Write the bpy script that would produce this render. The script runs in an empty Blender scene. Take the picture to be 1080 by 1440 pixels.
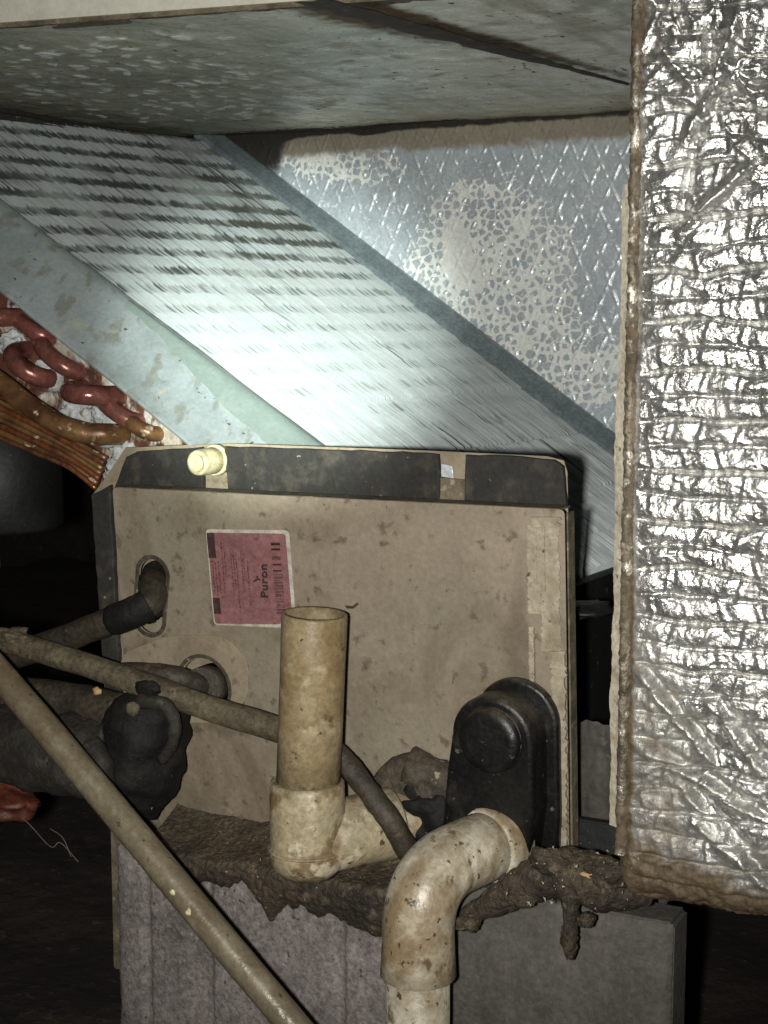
import bpy, bmesh, math, random
import numpy as np
from mathutils import Vector, Matrix

random.seed(7)
rng = np.random.default_rng(7)
S = bpy.context.scene
COL = S.collection

# ------------------------------------------------------------------ camera, world, lamps, exposure
PW, PH, F = 1080.0, 1440.0, 2134.0
YAW, TILT = math.radians(27.3), math.radians(7.2)
fwd = np.array([-math.sin(YAW) * math.cos(TILT), math.cos(YAW) * math.cos(TILT), -math.sin(TILT)])
rgt = np.array([math.cos(YAW), math.sin(YAW), 0.0])
upv = np.cross(rgt, fwd)
CAM = np.array([0.5702, -1.0312, 0.2508])

cd = bpy.data.cameras.new('camera')
cd.sensor_fit = 'VERTICAL'; cd.sensor_height = 36.0; cd.sensor_width = 27.0
cd.lens = 36.0 * F / PH
cd.clip_start = 0.02; cd.clip_end = 60.0
cam = bpy.data.objects.new('camera', cd); COL.objects.link(cam)
m = Matrix.Identity(4)
for i in range(3):
    m[i][0] = rgt[i]; m[i][1] = upv[i]; m[i][2] = -fwd[i]; m[i][3] = CAM[i]
cam.matrix_world = m
S.camera = cam

wd = bpy.data.worlds.new('World'); S.world = wd; wd.use_nodes = True
wd.node_tree.nodes['Background'].inputs[0].default_value = (0.55, 0.6, 0.62, 1)
wd.node_tree.nodes['Background'].inputs[1].default_value = 0.022

def spot(name, loc, target, energy, size, blend, radius, color):
    l = bpy.data.lights.new(name, 'SPOT'); l.energy = energy; l.spot_size = math.radians(size)
    l.spot_blend = blend; l.shadow_soft_size = radius; l.color = color
    o = bpy.data.objects.new(name, l); COL.objects.link(o); o.location = loc
    o.rotation_euler = (Vector(target) - Vector(loc)).to_track_quat('-Z', 'Y').to_euler()
    return o
TORCH = CAM + rgt * (-0.04) + upv * (-0.01) + fwd * 0.02
spot('torch_beam', TORCH, (-0.195, 0.235, 0.233), 250.0, 15.0, 1.0, 0.010, (0.91, 1.0, 0.92))
spot('torch_spill', TORCH, (-0.02, 0.0, 0.12), 64.0, 66.0, 0.95, 0.010, (1.0, 0.975, 0.905))

S.view_settings.view_transform = 'Standard'
S.view_settings.look = 'None'
S.view_settings.exposure = 0.0
S.view_settings.gamma = 1.0

# ------------------------------------------------------------------ places
def ray(px, py): return fwd + rgt * (px - PW / 2) / F - upv * (py - PH / 2) / F
def at(px, py, Y):
    r = ray(px, py); return CAM + r * ((Y - CAM[1]) / r[1])
def atz(px, py, Z):
    r = ray(px, py); return CAM + r * ((Z - CAM[2]) / r[2])

# ------------------------------------------------------------------ noise
def _h(ix, iy, seed):
    n = (ix.astype(np.int64) * 374761393 + iy.astype(np.int64) * 668265263 + seed * 1274126177) & 0xFFFFFFFF
    n = ((n ^ (n >> 13)) * 1274126177) & 0xFFFFFFFF
    n = n ^ (n >> 16)
    return (n & 0xFFFFFF) / float(0xFFFFFF)
def vn(x, y, seed=0):
    x = np.asarray(x, float); y = np.asarray(y, float)
    x, y = np.broadcast_arrays(x, y)
    ix = np.floor(x); iy = np.floor(y); fx = x - ix; fy = y - iy
    fx = fx * fx * fx * (fx * (fx * 6 - 15) + 10); fy = fy * fy * fy * (fy * (fy * 6 - 15) + 10)
    ix = ix.astype(np.int64); iy = iy.astype(np.int64)
    a = _h(ix, iy, seed); b = _h(ix + 1, iy, seed); c = _h(ix, iy + 1, seed); d = _h(ix + 1, iy + 1, seed)
    return (a * (1 - fx) + b * fx) * (1 - fy) + (c * (1 - fx) + d * fx) * fy
def fbm(x, y, seed=0, o=3):
    v = 0; a = 0.5; t = 0
    for k in range(o):
        v = v + a * vn(x * 2 ** k, y * 2 ** k, seed + 17 * k); t += a; a *= 0.5
    return v / t
def ridge(x, y, seed=0, o=3):
    v = 0; a = 0.5; t = 0
    for k in range(o):
        v = v + a * (1 - np.abs(2 * vn(x * 2 ** k, y * 2 ** k, seed + 31 * k) - 1)); t += a; a *= 0.5
    return v / t
def sstep(a, b, x):
    t = np.clip((x - a) / (b - a), 0, 1); return t * t * (3 - 2 * t)

# ------------------------------------------------------------------ materials
def material(name, base, rough=0.6, metal=0.0, layers=(), bump=0.0, bscale=200.0, rvar=0.0, spec=0.5, bdetail=4, grit=0.5, dust=0.0, dcol=(0.16, 0.13, 0.085)):
    """layers: dicts of masks laid one over another, each with a colour of its own."""
    mt = bpy.data.materials.new(name); mt.use_nodes = True
    N = mt.node_tree.nodes; L = mt.node_tree.links
    b = N['Principled BSDF']
    tc = N.new('ShaderNodeTexCoord')
    def noise(scale, detail=4, dist=0.0, vec=None, rough_=0.55):
        n = N.new('ShaderNodeTexNoise'); n.inputs['Scale'].default_value = scale
        n.inputs['Detail'].default_value = detail; n.inputs['Distortion'].default_value = dist
        n.inputs['Roughness'].default_value = rough_
        L.new(vec if vec is not None else tc.outputs['Object'], n.inputs['Vector']); return n.outputs['Fac']
    def mapr(src, lo, hi, a=0.0, c=1.0):
        n = N.new('ShaderNodeMapRange'); n.interpolation_type = 'SMOOTHSTEP'
        for k, v in (('From Min', lo), ('From Max', hi), ('To Min', a), ('To Max', c)): n.inputs[k].default_value = v
        L.new(src, n.inputs['Value']); return n.outputs['Result']
    def math_(op, a, c):
        n = N.new('ShaderNodeMath'); n.operation = op
        for i, v in enumerate((a, c)):
            if isinstance(v, (int, float)): n.inputs[i].default_value = v
            else: L.new(v, n.inputs[i])
        return n.outputs[0]
    rgb = N.new('ShaderNodeRGB'); rgb.outputs[0].default_value = (*base, 1); col = rgb.outputs[0]
    rough_s = None; metal_s = None
    for ly in layers:
        vec = tc.outputs['Object']
        if 'stretch' in ly:
            mp = N.new('ShaderNodeMapping'); mp.inputs['Scale'].default_value = ly['stretch']
            if 'rot' in ly: mp.inputs['Rotation'].default_value = ly['rot']
            L.new(vec, mp.inputs['Vector']); vec = mp.outputs['Vector']
        k = ly.get('kind', 'noise')
        if k == 'noise':
            f = mapr(noise(ly['scale'], ly.get('detail', 4), ly.get('dist', 0), vec), ly['lo'], ly['hi'])
        elif k == 'voronoi':
            v = N.new('ShaderNodeTexVoronoi'); v.inputs['Scale'].default_value = ly['scale']
            v.feature = ly.get('feature', 'F1'); L.new(vec, v.inputs['Vector'])
            f = mapr(v.outputs['Distance'], ly['lo'], ly['hi'])
        elif k == 'blob':
            d = N.new('ShaderNodeVectorMath'); d.operation = 'SUBTRACT'; L.new(vec, d.inputs[0])
            d.inputs[1].default_value = ly['at']
            q = N.new('ShaderNodeVectorMath'); q.operation = 'DIVIDE'; L.new(d.outputs[0], q.inputs[0])
            q.inputs[1].default_value = ly['r']
            ln = N.new('ShaderNodeVectorMath'); ln.operation = 'LENGTH'; L.new(q.outputs[0], ln.inputs[0])
            nn = noise(ly.get('nscale', 60), 5, 0.3)
            s = math_('ADD', ln.outputs['Value'], math_('MULTIPLY', math_('SUBTRACT', nn, 0.5), ly.get('nz', 1.6)))
            f = mapr(s, 0.35, 1.1, 1.0, 0.0)
        elif k == 'attr':
            a = N.new('ShaderNodeAttribute'); a.attribute_name = ly['name']
            s = a.outputs['Fac']
            if 'nscale' in ly:
                s = math_('ADD', s, math_('MULTIPLY', math_('SUBTRACT', noise(ly['nscale'], 5, 0.4), 0.5), ly.get('nz', 1.0)))
            f = mapr(s, ly.get('lo', 0), ly.get('hi', 1))
        if 'and' in ly:
            a = N.new('ShaderNodeAttribute'); a.attribute_name = ly['and']; f = math_('MULTIPLY', f, a.outputs['Fac'])
        f = math_('MULTIPLY', f, ly.get('amt', 1.0))
        mx = N.new('ShaderNodeMix'); mx.data_type = 'RGBA'
        L.new(f, mx.inputs[0]); L.new(col, mx.inputs[6]); mx.inputs[7].default_value = (*ly['color'], 1)
        col = mx.outputs[2]
        if 'metal' in ly:
            if metal_s is None: vv = N.new('ShaderNodeValue'); vv.outputs[0].default_value = metal; metal_s = vv.outputs[0]
            x = N.new('ShaderNodeMix'); L.new(f, x.inputs[0]); L.new(metal_s, x.inputs[2]); x.inputs[3].default_value = ly['metal']; metal_s = x.outputs[0]
        if 'rough' in ly:
            if rough_s is None: vv = N.new('ShaderNodeValue'); vv.outputs[0].default_value = rough; rough_s = vv.outputs[0]
            x = N.new('ShaderNodeMix'); L.new(f, x.inputs[0]); L.new(rough_s, x.inputs[2]); x.inputs[3].default_value = ly['rough']; rough_s = x.outputs[0]
    if dust:
        ge = N.new('ShaderNodeNewGeometry'); sx_ = N.new('ShaderNodeSeparateXYZ'); L.new(ge.outputs['Normal'], sx_.inputs[0])
        f = math_('MULTIPLY', mapr(math_('ADD', sx_.outputs['Z'], math_('MULTIPLY', math_('SUBTRACT', noise(70, 6), 0.5), 1.6)), 0.15, 0.95), dust)
        mx = N.new('ShaderNodeMix'); mx.data_type = 'RGBA'; L.new(f, mx.inputs[0]); L.new(col, mx.inputs[6]); mx.inputs[7].default_value = (*dcol, 1); col = mx.outputs[2]
    if grit:
        for sc, lo_, hi_ in ((240, 1 - 0.55 * grit, 1 + 0.45 * grit), (38, 1 - 0.32 * grit, 1 + 0.28 * grit)):
            g_ = mapr(noise(sc, 7, 0.2, None, 0.65), 0.28, 0.72, lo_, hi_)
            vm = N.new('ShaderNodeVectorMath'); vm.operation = 'SCALE'; L.new(col, vm.inputs[0]); L.new(g_, vm.inputs['Scale']); col = vm.outputs[0]
    L.new(col, b.inputs['Base Color'])
    b.inputs['Roughness'].default_value = rough; b.inputs['Metallic'].default_value = metal
    b.inputs['Specular IOR Level'].default_value = spec
    if rvar:
        r = mapr(noise(35, 4), 0.3, 0.7, -rvar, rvar)
        rough_s = math_('ADD', rough_s if rough_s is not None else rough, r)
    if rough_s is not None: L.new(rough_s, b.inputs['Roughness'])
    if metal_s is not None: L.new(metal_s, b.inputs['Metallic'])
    if bump:
        bp = N.new('ShaderNodeBump'); bp.inputs['Strength'].default_value = 1.0; bp.inputs['Distance'].default_value = bump
        L.new(noise(bscale, bdetail), bp.inputs['Height']); L.new(bp.outputs['Normal'], b.inputs['Normal'])
    return mt

DIRT = (0.045, 0.032, 0.02); MUD = (0.10, 0.07, 0.04); RUST = (0.16, 0.06, 0.025)
M = {}
M['fin'] = material('fin_aluminium', (0.47, 0.52, 0.53), 0.40, 0.30, [
    dict(kind='attr', name='dirt_and_shade', lo=0.08, hi=0.95, color=(0.035, 0.040, 0.033), metal=0.0, rough=0.8),  # tube-row dirt together with shade painted onto the fins
    dict(scale=9, lo=0.52, hi=0.75, color=(0.36, 0.40, 0.38), amt=0.5)], grit=0.15)
M['galv'] = material('galvanised_sheet', (0.29, 0.335, 0.345), 0.45, 0.25, [
    dict(scale=14, lo=0.4, hi=0.7, color=(0.215, 0.25, 0.25), amt=0.8),
    dict(scale=45, lo=0.53, hi=0.66, color=(0.19, 0.20, 0.175), amt=0.8, stretch=(1.6, 1, 0.8)),
    dict(scale=150, lo=0.66, hi=0.72, color=(0.07, 0.07, 0.06)),
    dict(scale=26, lo=0.60, hi=0.72, color=(0.42, 0.42, 0.33), amt=0.6)], bump=0.0006, bscale=60, rvar=0.1, grit=0.2)
M['galv_blue'] = material('galvanised_strip', (0.22, 0.27, 0.29), 0.4, 0.4, [
    dict(scale=40, lo=0.5, hi=0.75, color=(0.16, 0.20, 0.21), amt=0.7)], bump=0.0003, bscale=80)
M['grey_tape'] = material('grey_green_tape', (0.15, 0.19, 0.175), 0.6, 0.0, [
    dict(scale=30, lo=0.5, hi=0.75, color=(0.19, 0.225, 0.21), amt=0.6)], bump=0.0004, bscale=90, grit=0.15)
M['sheet'] = material('corroded_tube_sheet', (0.42, 0.38, 0.31), 0.7, 0.1, [
    dict(scale=38, lo=0.52, hi=0.60, color=(0.55, 0.58, 0.57), rough=0.9),
    dict(scale=26, lo=0.42, hi=0.55, dist=1.0, color=(0.10, 0.035, 0.018), stretch=(1.3, 1, 0.7)),
    dict(scale=45, lo=0.58, hi=0.68, color=(0.05, 0.02, 0.012)),
    dict(scale=70, lo=0.6, hi=0.7, color=(0.35, 0.17, 0.04))], bump=0.002, bscale=90)
M['crust'] = material('white_corrosion_crust', (0.42, 0.44, 0.44), 0.9, 0, [
    dict(scale=60, lo=0.55, hi=0.7, color=(0.45, 0.42, 0.36))], bump=0.002, bscale=150)
M['copper_red'] = material('red_copper', (0.19, 0.072, 0.058), 0.28, 0.35, [
    dict(scale=40, lo=0.5, hi=0.7, color=(0.055, 0.02, 0.013), amt=0.85, detail=8),
    dict(scale=18, lo=0.62, hi=0.74, color=(0.30, 0.15, 0.12), amt=0.8)], bump=0.0004, bscale=140, rvar=0.1)
M['copper_brown'] = material('brown_copper', (0.22, 0.12, 0.05), 0.38, 0.4, [
    dict(scale=30, lo=0.45, hi=0.65, color=(0.09, 0.04, 0.02)),
    dict(scale=60, lo=0.60, hi=0.70, color=(0.40, 0.33, 0.22), rough=0.8, metal=0.0)], bump=0.0005, bscale=160)
M['copper_bright'] = material('orange_copper', (0.36, 0.135, 0.055), 0.3, 0.8, [
    dict(scale=35, lo=0.38, hi=0.58, color=(0.06, 0.022, 0.012), rough=0.6, metal=0.2)], bump=0.0003, bscale=200)
M['paint'] = material('beige_panel_paint', (0.232, 0.188, 0.142), 0.62, 0.0, [
    dict(scale=6, lo=0.35, hi=0.65, color=(0.19, 0.168, 0.122), amt=0.9),
    dict(scale=9, lo=0.48, hi=0.70, color=(0.115, 0.090, 0.060), amt=0.85, dist=1.5, stretch=(1, 1, 0.45), detail=8),
    dict(scale=18, lo=0.46, hi=0.72, color=(0.135, 0.11, 0.073), amt=0.8),
    dict(scale=85, lo=0.58, hi=0.70, color=(0.085, 0.064, 0.040), amt=0.75),
    dict(scale=170, lo=0.70, hi=0.74, color=(0.07, 0.05, 0.03), amt=0.8),
    dict(kind='blob', at=(-0.10, 0, -0.10), r=(0.15, 1, 0.085), color=(0.14, 0.088, 0.062), nz=1.2, nscale=20, amt=0.95),
    dict(kind='blob', at=(-0.16, 0, -0.045), r=(0.016, 1, 0.016), color=(0.08, 0.04, 0.025), nz=1.8, nscale=90, amt=0.8),
    dict(kind='blob', at=(-0.17, 0, 0.06), r=(0.03, 1, 0.022), color=(0.05, 0.039, 0.025), nz=2.4, nscale=55, amt=0.95),
    dict(kind='blob', at=(-0.165, 0, -0.02), r=(0.05, 1, 0.028), color=(0.075, 0.055, 0.036), nz=2.0, nscale=50, amt=0.8),
    dict(kind='blob', at=(-0.09, 0, -0.075), r=(0.06, 1, 0.02), color=(0.07, 0.048, 0.032), nz=2.2, nscale=60, amt=0.8),
    dict(kind='blob', at=(0.07, 0, 0.03), r=(0.05, 1, 0.05), color=(0.115, 0.093, 0.058), nz=2.4, nscale=45, amt=0.55),
    dict(kind='blob', at=(-0.135, 0, 0.0), r=(0.016, 1, 0.04), color=(0.09, 0.075, 0.05), nz=1.8, nscale=50, amt=0.5),
    dict(kind='blob', at=(0.152, 0, 0.072), r=(0.006, 1, 0.042), color=(0.09, 0.073, 0.04), nz=1.4, nscale=110, amt=0.75),
    dict(kind='blob', at=(0.03, 0, -0.155), r=(0.28, 1, 0.026), color=(0.055, 0.04, 0.027), nz=1.5, nscale=45),
    dict(kind='blob', at=(-0.06, 0, -0.12), r=(0.22, 1, 0.05), color=(0.095, 0.066, 0.045), nz=1.6, nscale=25, amt=0.7),
    dict(kind='blob', at=(0.06, 0, -0.09), r=(0.10, 1, 0.05), color=(0.13, 0.105, 0.075), nz=2.0, nscale=30, amt=0.6),
    dict(kind='blob', at=(-0.06, 0, 0.0), r=(0.07, 1, 0.03), color=(0.14, 0.11, 0.075), nz=2.0, nscale=40, amt=0.6),
    dict(kind='blob', at=(-0.10, 0, 0.095), r=(0.03, 1, 0.012), color=(0.11, 0.09, 0.06), nz=2.2, nscale=70, amt=0.7)],
    bump=0.0004, bscale=150, rvar=0.08, grit=0.22)
M['paint_clean'] = material('beige_paint_pad', (0.24, 0.20, 0.14), 0.62, 0.0, [
    dict(scale=16, lo=0.4, hi=0.7, color=(0.18, 0.145, 0.10)),
    dict(scale=70, lo=0.6, hi=0.72, color=(0.09, 0.065, 0.045), amt=0.6)], bump=0.0003, bscale=120, grit=0.25)
M['dusty'] = material('dusty_brown_metal', (0.14, 0.115, 0.075), 0.8, 0.0, [
    dict(scale=40, lo=0.45, hi=0.65, color=(0.07, 0.055, 0.035)),
    dict(scale=120, lo=0.6, hi=0.7, color=(0.22, 0.19, 0.14))], bump=0.001, bscale=140)
M['foam'] = material('black_foam', (0.017, 0.016, 0.014), 0.85, 0, [
    dict(scale=50, lo=0.5, hi=0.72, color=(0.045, 0.04, 0.03)),
    dict(scale=110, lo=0.68, hi=0.73, color=(0.16, 0.15, 0.12))], bump=0.0008, bscale=220)
M['plug'] = material('cream_plastic', (0.52, 0.47, 0.29), 0.5, 0, [
    dict(scale=90, lo=0.5, hi=0.7, color=(0.36, 0.31, 0.17), amt=0.8)], bump=0.0003, bscale=200)
M['label_pink'] = material('pink_label_paper', (0.205, 0.095, 0.097), 0.55, 0, [
    dict(scale=40, lo=0.45, hi=0.7, color=(0.20, 0.085, 0.08), amt=0.8),
    dict(scale=160, lo=0.62, hi=0.7, color=(0.12, 0.055, 0.05), amt=0.7)], bump=0.0002, bscale=300)
M['label_white'] = material('label_border', (0.42, 0.39, 0.33), 0.6, 0, [
    dict(scale=120, lo=0.5, hi=0.7, color=(0.22, 0.19, 0.15), amt=0.8)])
M['ink'] = material('dark_ink', (0.035, 0.018, 0.018), 0.6, 0, [dict(scale=200, lo=0.5, hi=0.7, color=(0.07, 0.035, 0.035))])
M['ink_faint'] = material('faded_ink', (0.085, 0.036, 0.036), 0.6, 0, [dict(scale=300, lo=0.45, hi=0.6, color=(0.15, 0.065, 0.065))])
M['caulk'] = material('peeling_cream_tape', (0.29, 0.25, 0.185), 0.6, 0, [
    dict(scale=60, lo=0.5, hi=0.7, color=(0.20, 0.165, 0.11)),
    dict(scale=140, lo=0.64, hi=0.7, color=(0.06, 0.045, 0.03))], bump=0.0012, bscale=110)
M['pvc_old'] = material('stained_pvc', (0.225, 0.175, 0.098), 0.5, 0, [
    dict(scale=16, lo=0.42, hi=0.68, color=(0.17, 0.115, 0.05), amt=0.9),
    dict(scale=50, lo=0.52, hi=0.68, color=(0.34, 0.285, 0.18), amt=0.8),
    dict(scale=48, lo=0.60, hi=0.72, color=(0.11, 0.075, 0.035), amt=0.9),
    dict(scale=150, lo=0.66, hi=0.72, color=(0.05, 0.035, 0.02))], bump=0.0007, bscale=120, rvar=0.1, grit=0.45, dust=0.4)
M['pvc_tee'] = material('scaled_pvc_fitting', (0.31, 0.26, 0.165), 0.55, 0, [
    dict(scale=34, lo=0.48, hi=0.60, color=(0.16, 0.115, 0.06)),
    dict(scale=60, lo=0.54, hi=0.66, color=(0.44, 0.395, 0.29), amt=0.8),
    dict(scale=110, lo=0.64, hi=0.71, color=(0.06, 0.04, 0.022))], bump=0.0011, bscale=110, grit=0.5, dust=0.45)
M['pvc_white'] = material('spattered_white_pvc', (0.50, 0.465, 0.37), 0.45, 0, [
    dict(scale=14, lo=0.43, hi=0.60, color=(0.19, 0.13, 0.065), amt=0.9, detail=9, dist=0.6),
    dict(scale=48, lo=0.52, hi=0.64, color=(0.36, 0.31, 0.22), amt=0.8, detail=8),
    dict(scale=70, lo=0.60, hi=0.70, color=(0.12, 0.085, 0.05), detail=8, stretch=(1, 1, 0.7)),
    dict(scale=170, lo=0.62, hi=0.68, color=(0.06, 0.045, 0.028))], bump=0.0008, bscale=140, rvar=0.1, grit=0.4, dust=0.3)
M['black_plastic'] = material('black_plastic', (0.0065, 0.0065, 0.006), 0.40, 0, [
    dict(scale=24, lo=0.52, hi=0.75, color=(0.028, 0.025, 0.019), rough=0.7, detail=8),
    dict(scale=130, lo=0.66, hi=0.74, color=(0.08, 0.068, 0.045), rough=0.9)], bump=0.0008, bscale=120, grit=0.8, dust=0.8, dcol=(0.055, 0.046, 0.03), spec=0.35)
M['dirty_plastic'] = material('dirt_coated_plastic', (0.055, 0.043, 0.028), 0.75, 0, [
    dict(scale=40, lo=0.5, hi=0.66, color=(0.03, 0.024, 0.016)),
    dict(scale=120, lo=0.64, hi=0.71, color=(0.20, 0.17, 0.115))], bump=0.0022, bscale=110, grit=0.9, bdetail=8)
M['mud'] = material('mud_and_fibre', (0.042, 0.031, 0.019), 0.72, 0, [
    dict(scale=30, lo=0.45, hi=0.65, color=(0.022, 0.016, 0.010)),
    dict(scale=80, lo=0.57, hi=0.68, color=(0.095, 0.072, 0.043)),
    dict(scale=240, lo=0.70, hi=0.74, color=(0.36, 0.32, 0.24))], bump=0.0034, bscale=260, bdetail=12, grit=1.0, dust=0.5, dcol=(0.085, 0.065, 0.038))
M['concrete'] = material('grey_concrete', (0.185, 0.162, 0.155), 0.9, 0, [
    dict(scale=10, lo=0.4, hi=0.7, color=(0.115, 0.10, 0.095)),
    dict(scale=260, lo=0.58, hi=0.66, color=(0.21, 0.19, 0.185)),
    dict(scale=220, lo=0.64, hi=0.70, color=(0.05, 0.042, 0.038)),
    dict(scale=45, lo=0.66, hi=0.72, color=(0.07, 0.055, 0.045), amt=0.8)], bump=0.0013, bscale=320, bdetail=8, grit=0.8)
M['concrete_shaded'] = material('smooth_shaded_concrete', (0.085, 0.079, 0.070), 0.8, 0, [  # shade on the right-hand block is mixed into this grey
    dict(scale=12, lo=0.4, hi=0.7, color=(0.066, 0.060, 0.052)),
    dict(scale=14, lo=0.5, hi=0.75, color=(0.11, 0.10, 0.085), stretch=(3.0, 1, 0.3), amt=0.7),
    dict(scale=240, lo=0.62, hi=0.70, color=(0.09, 0.082, 0.07))], bump=0.0008, bscale=200)
M['foil'] = material('wrinkled_bubble_foil', (0.54, 0.54, 0.52), 0.29, 0.86, [
    dict(scale=30, lo=0.50, hi=0.74, color=(0.40, 0.39, 0.36), rough=0.46, amt=0.7),
    dict(kind='attr', name='crease_shade', lo=0.25, hi=0.9, color=(0.13, 0.11, 0.08), rough=0.6, metal=0.4, amt=0.85),
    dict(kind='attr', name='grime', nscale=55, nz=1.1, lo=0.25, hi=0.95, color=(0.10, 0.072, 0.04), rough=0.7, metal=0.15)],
    bump=0.0010, bscale=330, rvar=0.08, bdetail=5, grit=0.6)
M['tape_brown'] = material('brown_soiled_foil_edge', (0.15, 0.125, 0.09), 0.42, 0.45, [
    dict(scale=30, lo=0.42, hi=0.62, color=(0.085, 0.062, 0.037), metal=0, rough=0.8, detail=8),
    dict(scale=70, lo=0.56, hi=0.66, color=(0.50, 0.46, 0.39), metal=0.7, rough=0.3)], bump=0.0020, bscale=200, grit=0.9, bdetail=8)
M['paper'] = material('cream_paper_edge', (0.42, 0.38, 0.30), 0.8, 0, [
    dict(scale=50, lo=0.55, hi=0.7, color=(0.30, 0.24, 0.16)),
    dict(scale=120, lo=0.62, hi=0.7, color=(0.12, 0.09, 0.06))], bump=0.0015, bscale=130)
M['liner'] = material('quilted_foil_liner', (0.54, 0.605, 0.645), 0.36, 0.20, [
    dict(scale=12, lo=0.4, hi=0.7, color=(0.43, 0.49, 0.53), amt=0.7),
    dict(kind='attr', name='speck', lo=0.2, hi=1.0, color=(0.88, 0.90, 0.90), rough=0.3, metal=0.3),
    dict(kind='attr', name='flake', lo=0.45, hi=0.55, color=(0.80, 0.82, 0.79), rough=0.7, metal=0.0),
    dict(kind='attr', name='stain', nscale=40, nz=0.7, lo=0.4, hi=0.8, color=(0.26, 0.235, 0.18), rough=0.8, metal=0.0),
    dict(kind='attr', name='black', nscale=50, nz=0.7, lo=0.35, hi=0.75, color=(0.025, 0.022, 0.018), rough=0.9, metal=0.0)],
    bump=0.0006, bscale=170, grit=0.25)
M['lid'] = material('dull_foil_lid', (0.70, 0.69, 0.58), 0.33, 0.40, [
    dict(scale=7, lo=0.4, hi=0.65, color=(0.45, 0.47, 0.40), amt=0.8),
    dict(kind='attr', name='flake', lo=0.45, hi=0.6, color=(0.72, 0.76, 0.72), rough=0.8, metal=0.0),
    dict(scale=30, lo=0.56, hi=0.72, color=(0.34, 0.32, 0.22), amt=0.6, rough=0.7, metal=0.1),
    dict(scale=9, lo=0.5, hi=0.7, color=(0.38, 0.345, 0.22), amt=0.6, stretch=(3.5, 0.7, 1), rough=0.6, detail=8),
    dict(scale=22, lo=0.55, hi=0.7, color=(0.78, 0.81, 0.78), amt=0.5, stretch=(0.5, 2.2, 1), detail=8),
    dict(kind='attr', name='brown', nscale=60, nz=0.8, lo=0.35, hi=0.8, color=(0.13, 0.095, 0.055), rough=0.8, metal=0.0),
    dict(kind='attr', name='crack_and_edge', nscale=120, nz=0.5, lo=0.45, hi=0.7, color=(0.035, 0.025, 0.015), rough=0.9, metal=0.0),
    dict(scale=120, lo=0.67, hi=0.72, color=(0.03, 0.025, 0.018), stretch=(1, 0.5, 1), rough=0.9, metal=0.0)],
    bump=0.0010, bscale=90, rvar=0.1, grit=0.3)
M['seam'] = material('dark_brown_seam', (0.035, 0.025, 0.016), 0.7, 0, [dict(scale=60, lo=0.55, hi=0.7, color=(0.09, 0.065, 0.04))], bump=0.001, bscale=120)
M['offwhite'] = material('offwhite_cabinet_paint', (0.56, 0.55, 0.47), 0.5, 0, [dict(scale=20, lo=0.5, hi=0.75, color=(0.45, 0.43, 0.36))], bump=0.0003, bscale=90, grit=0.15)
M['black_metal'] = material('black_grimy_metal', (0.008, 0.009, 0.008), 0.6, 0.1, [
    dict(scale=20, lo=0.5, hi=0.7, color=(0.015, 0.015, 0.013)), dict(scale=90, lo=0.66, hi=0.72, color=(0.06, 0.09, 0.07))], bump=0.0008, bscale=90)
M['dark_sheet'] = material('dark_duct_sheet', (0.045, 0.042, 0.034), 0.7, 0.0, [
    dict(scale=18, lo=0.45, hi=0.7, color=(0.022, 0.02, 0.016)), dict(scale=70, lo=0.62, hi=0.72, color=(0.09, 0.078, 0.055))], bump=0.001, bscale=80)
M['green_grey'] = material('grey_green_rim', (0.10, 0.13, 0.12), 0.5, 0.2, [dict(scale=60, lo=0.5, hi=0.7, color=(0.05, 0.06, 0.055))])
M['conduit'] = material('dirty_grey_conduit', (0.17, 0.145, 0.098), 0.35, 0.15, [
    dict(scale=14, lo=0.4, hi=0.7, color=(0.11, 0.085, 0.05)),
    dict(scale=40, lo=0.57, hi=0.7, color=(0.24, 0.215, 0.16), amt=0.7),
    dict(scale=120, lo=0.64, hi=0.72, color=(0.06, 0.045, 0.028))], bump=0.0006, bscale=140, rvar=0.15, grit=0.35)
M['line_dirt'] = material('dirt_coated_copper_line', (0.092, 0.077, 0.047), 0.7, 0.1, [
    dict(scale=25, lo=0.45, hi=0.65, color=(0.06, 0.045, 0.027)),
    dict(scale=70, lo=0.60, hi=0.70, color=(0.17, 0.15, 0.095)),
    dict(scale=140, lo=0.66, hi=0.72, color=(0.03, 0.02, 0.012))], bump=0.0016, bscale=130, grit=0.9, bdetail=8)
M['line_dark'] = material('dark_suction_line', (0.038, 0.030, 0.019), 0.65, 0.1, [
    dict(scale=25, lo=0.45, hi=0.65, color=(0.022, 0.018, 0.013)),
    dict(scale=50, lo=0.6, hi=0.72, color=(0.085, 0.068, 0.038))], bump=0.0015, bscale=130, grit=0.9, bdetail=8)
M['black_rubber'] = material('black_wrap', (0.004, 0.004, 0.0035), 0.75, 0, [
    dict(scale=35, lo=0.55, hi=0.72, color=(0.011, 0.0095, 0.007)),
    dict(scale=200, lo=0.72, hi=0.75, color=(0.3, 0.28, 0.22))], bump=0.003, bscale=90, bdetail=8, grit=0.9, dust=0.35, dcol=(0.018, 0.015, 0.010), spec=0.3)
M['grey_wrap'] = material('grey_brown_wrap', (0.020, 0.017, 0.012), 0.75, 0, [
    dict(scale=30, lo=0.45, hi=0.65, color=(0.010, 0.009, 0.006)), dict(scale=90, lo=0.58, hi=0.72, color=(0.045, 0.037, 0.025))], bump=0.003, bscale=100, bdetail=8, grit=0.9)
M['red'] = material('orange_red_plastic', (0.075, 0.018, 0.009), 0.55, 0, [
    dict(scale=30, lo=0.45, hi=0.7, color=(0.05, 0.014, 0.008))], bump=0.0018, bscale=90)
M['silver_bit'] = material('silver_chip', (0.55, 0.60, 0.63), 0.4, 0.3, [dict(scale=90, lo=0.55, hi=0.7, color=(0.3, 0.3, 0.28))])
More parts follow.
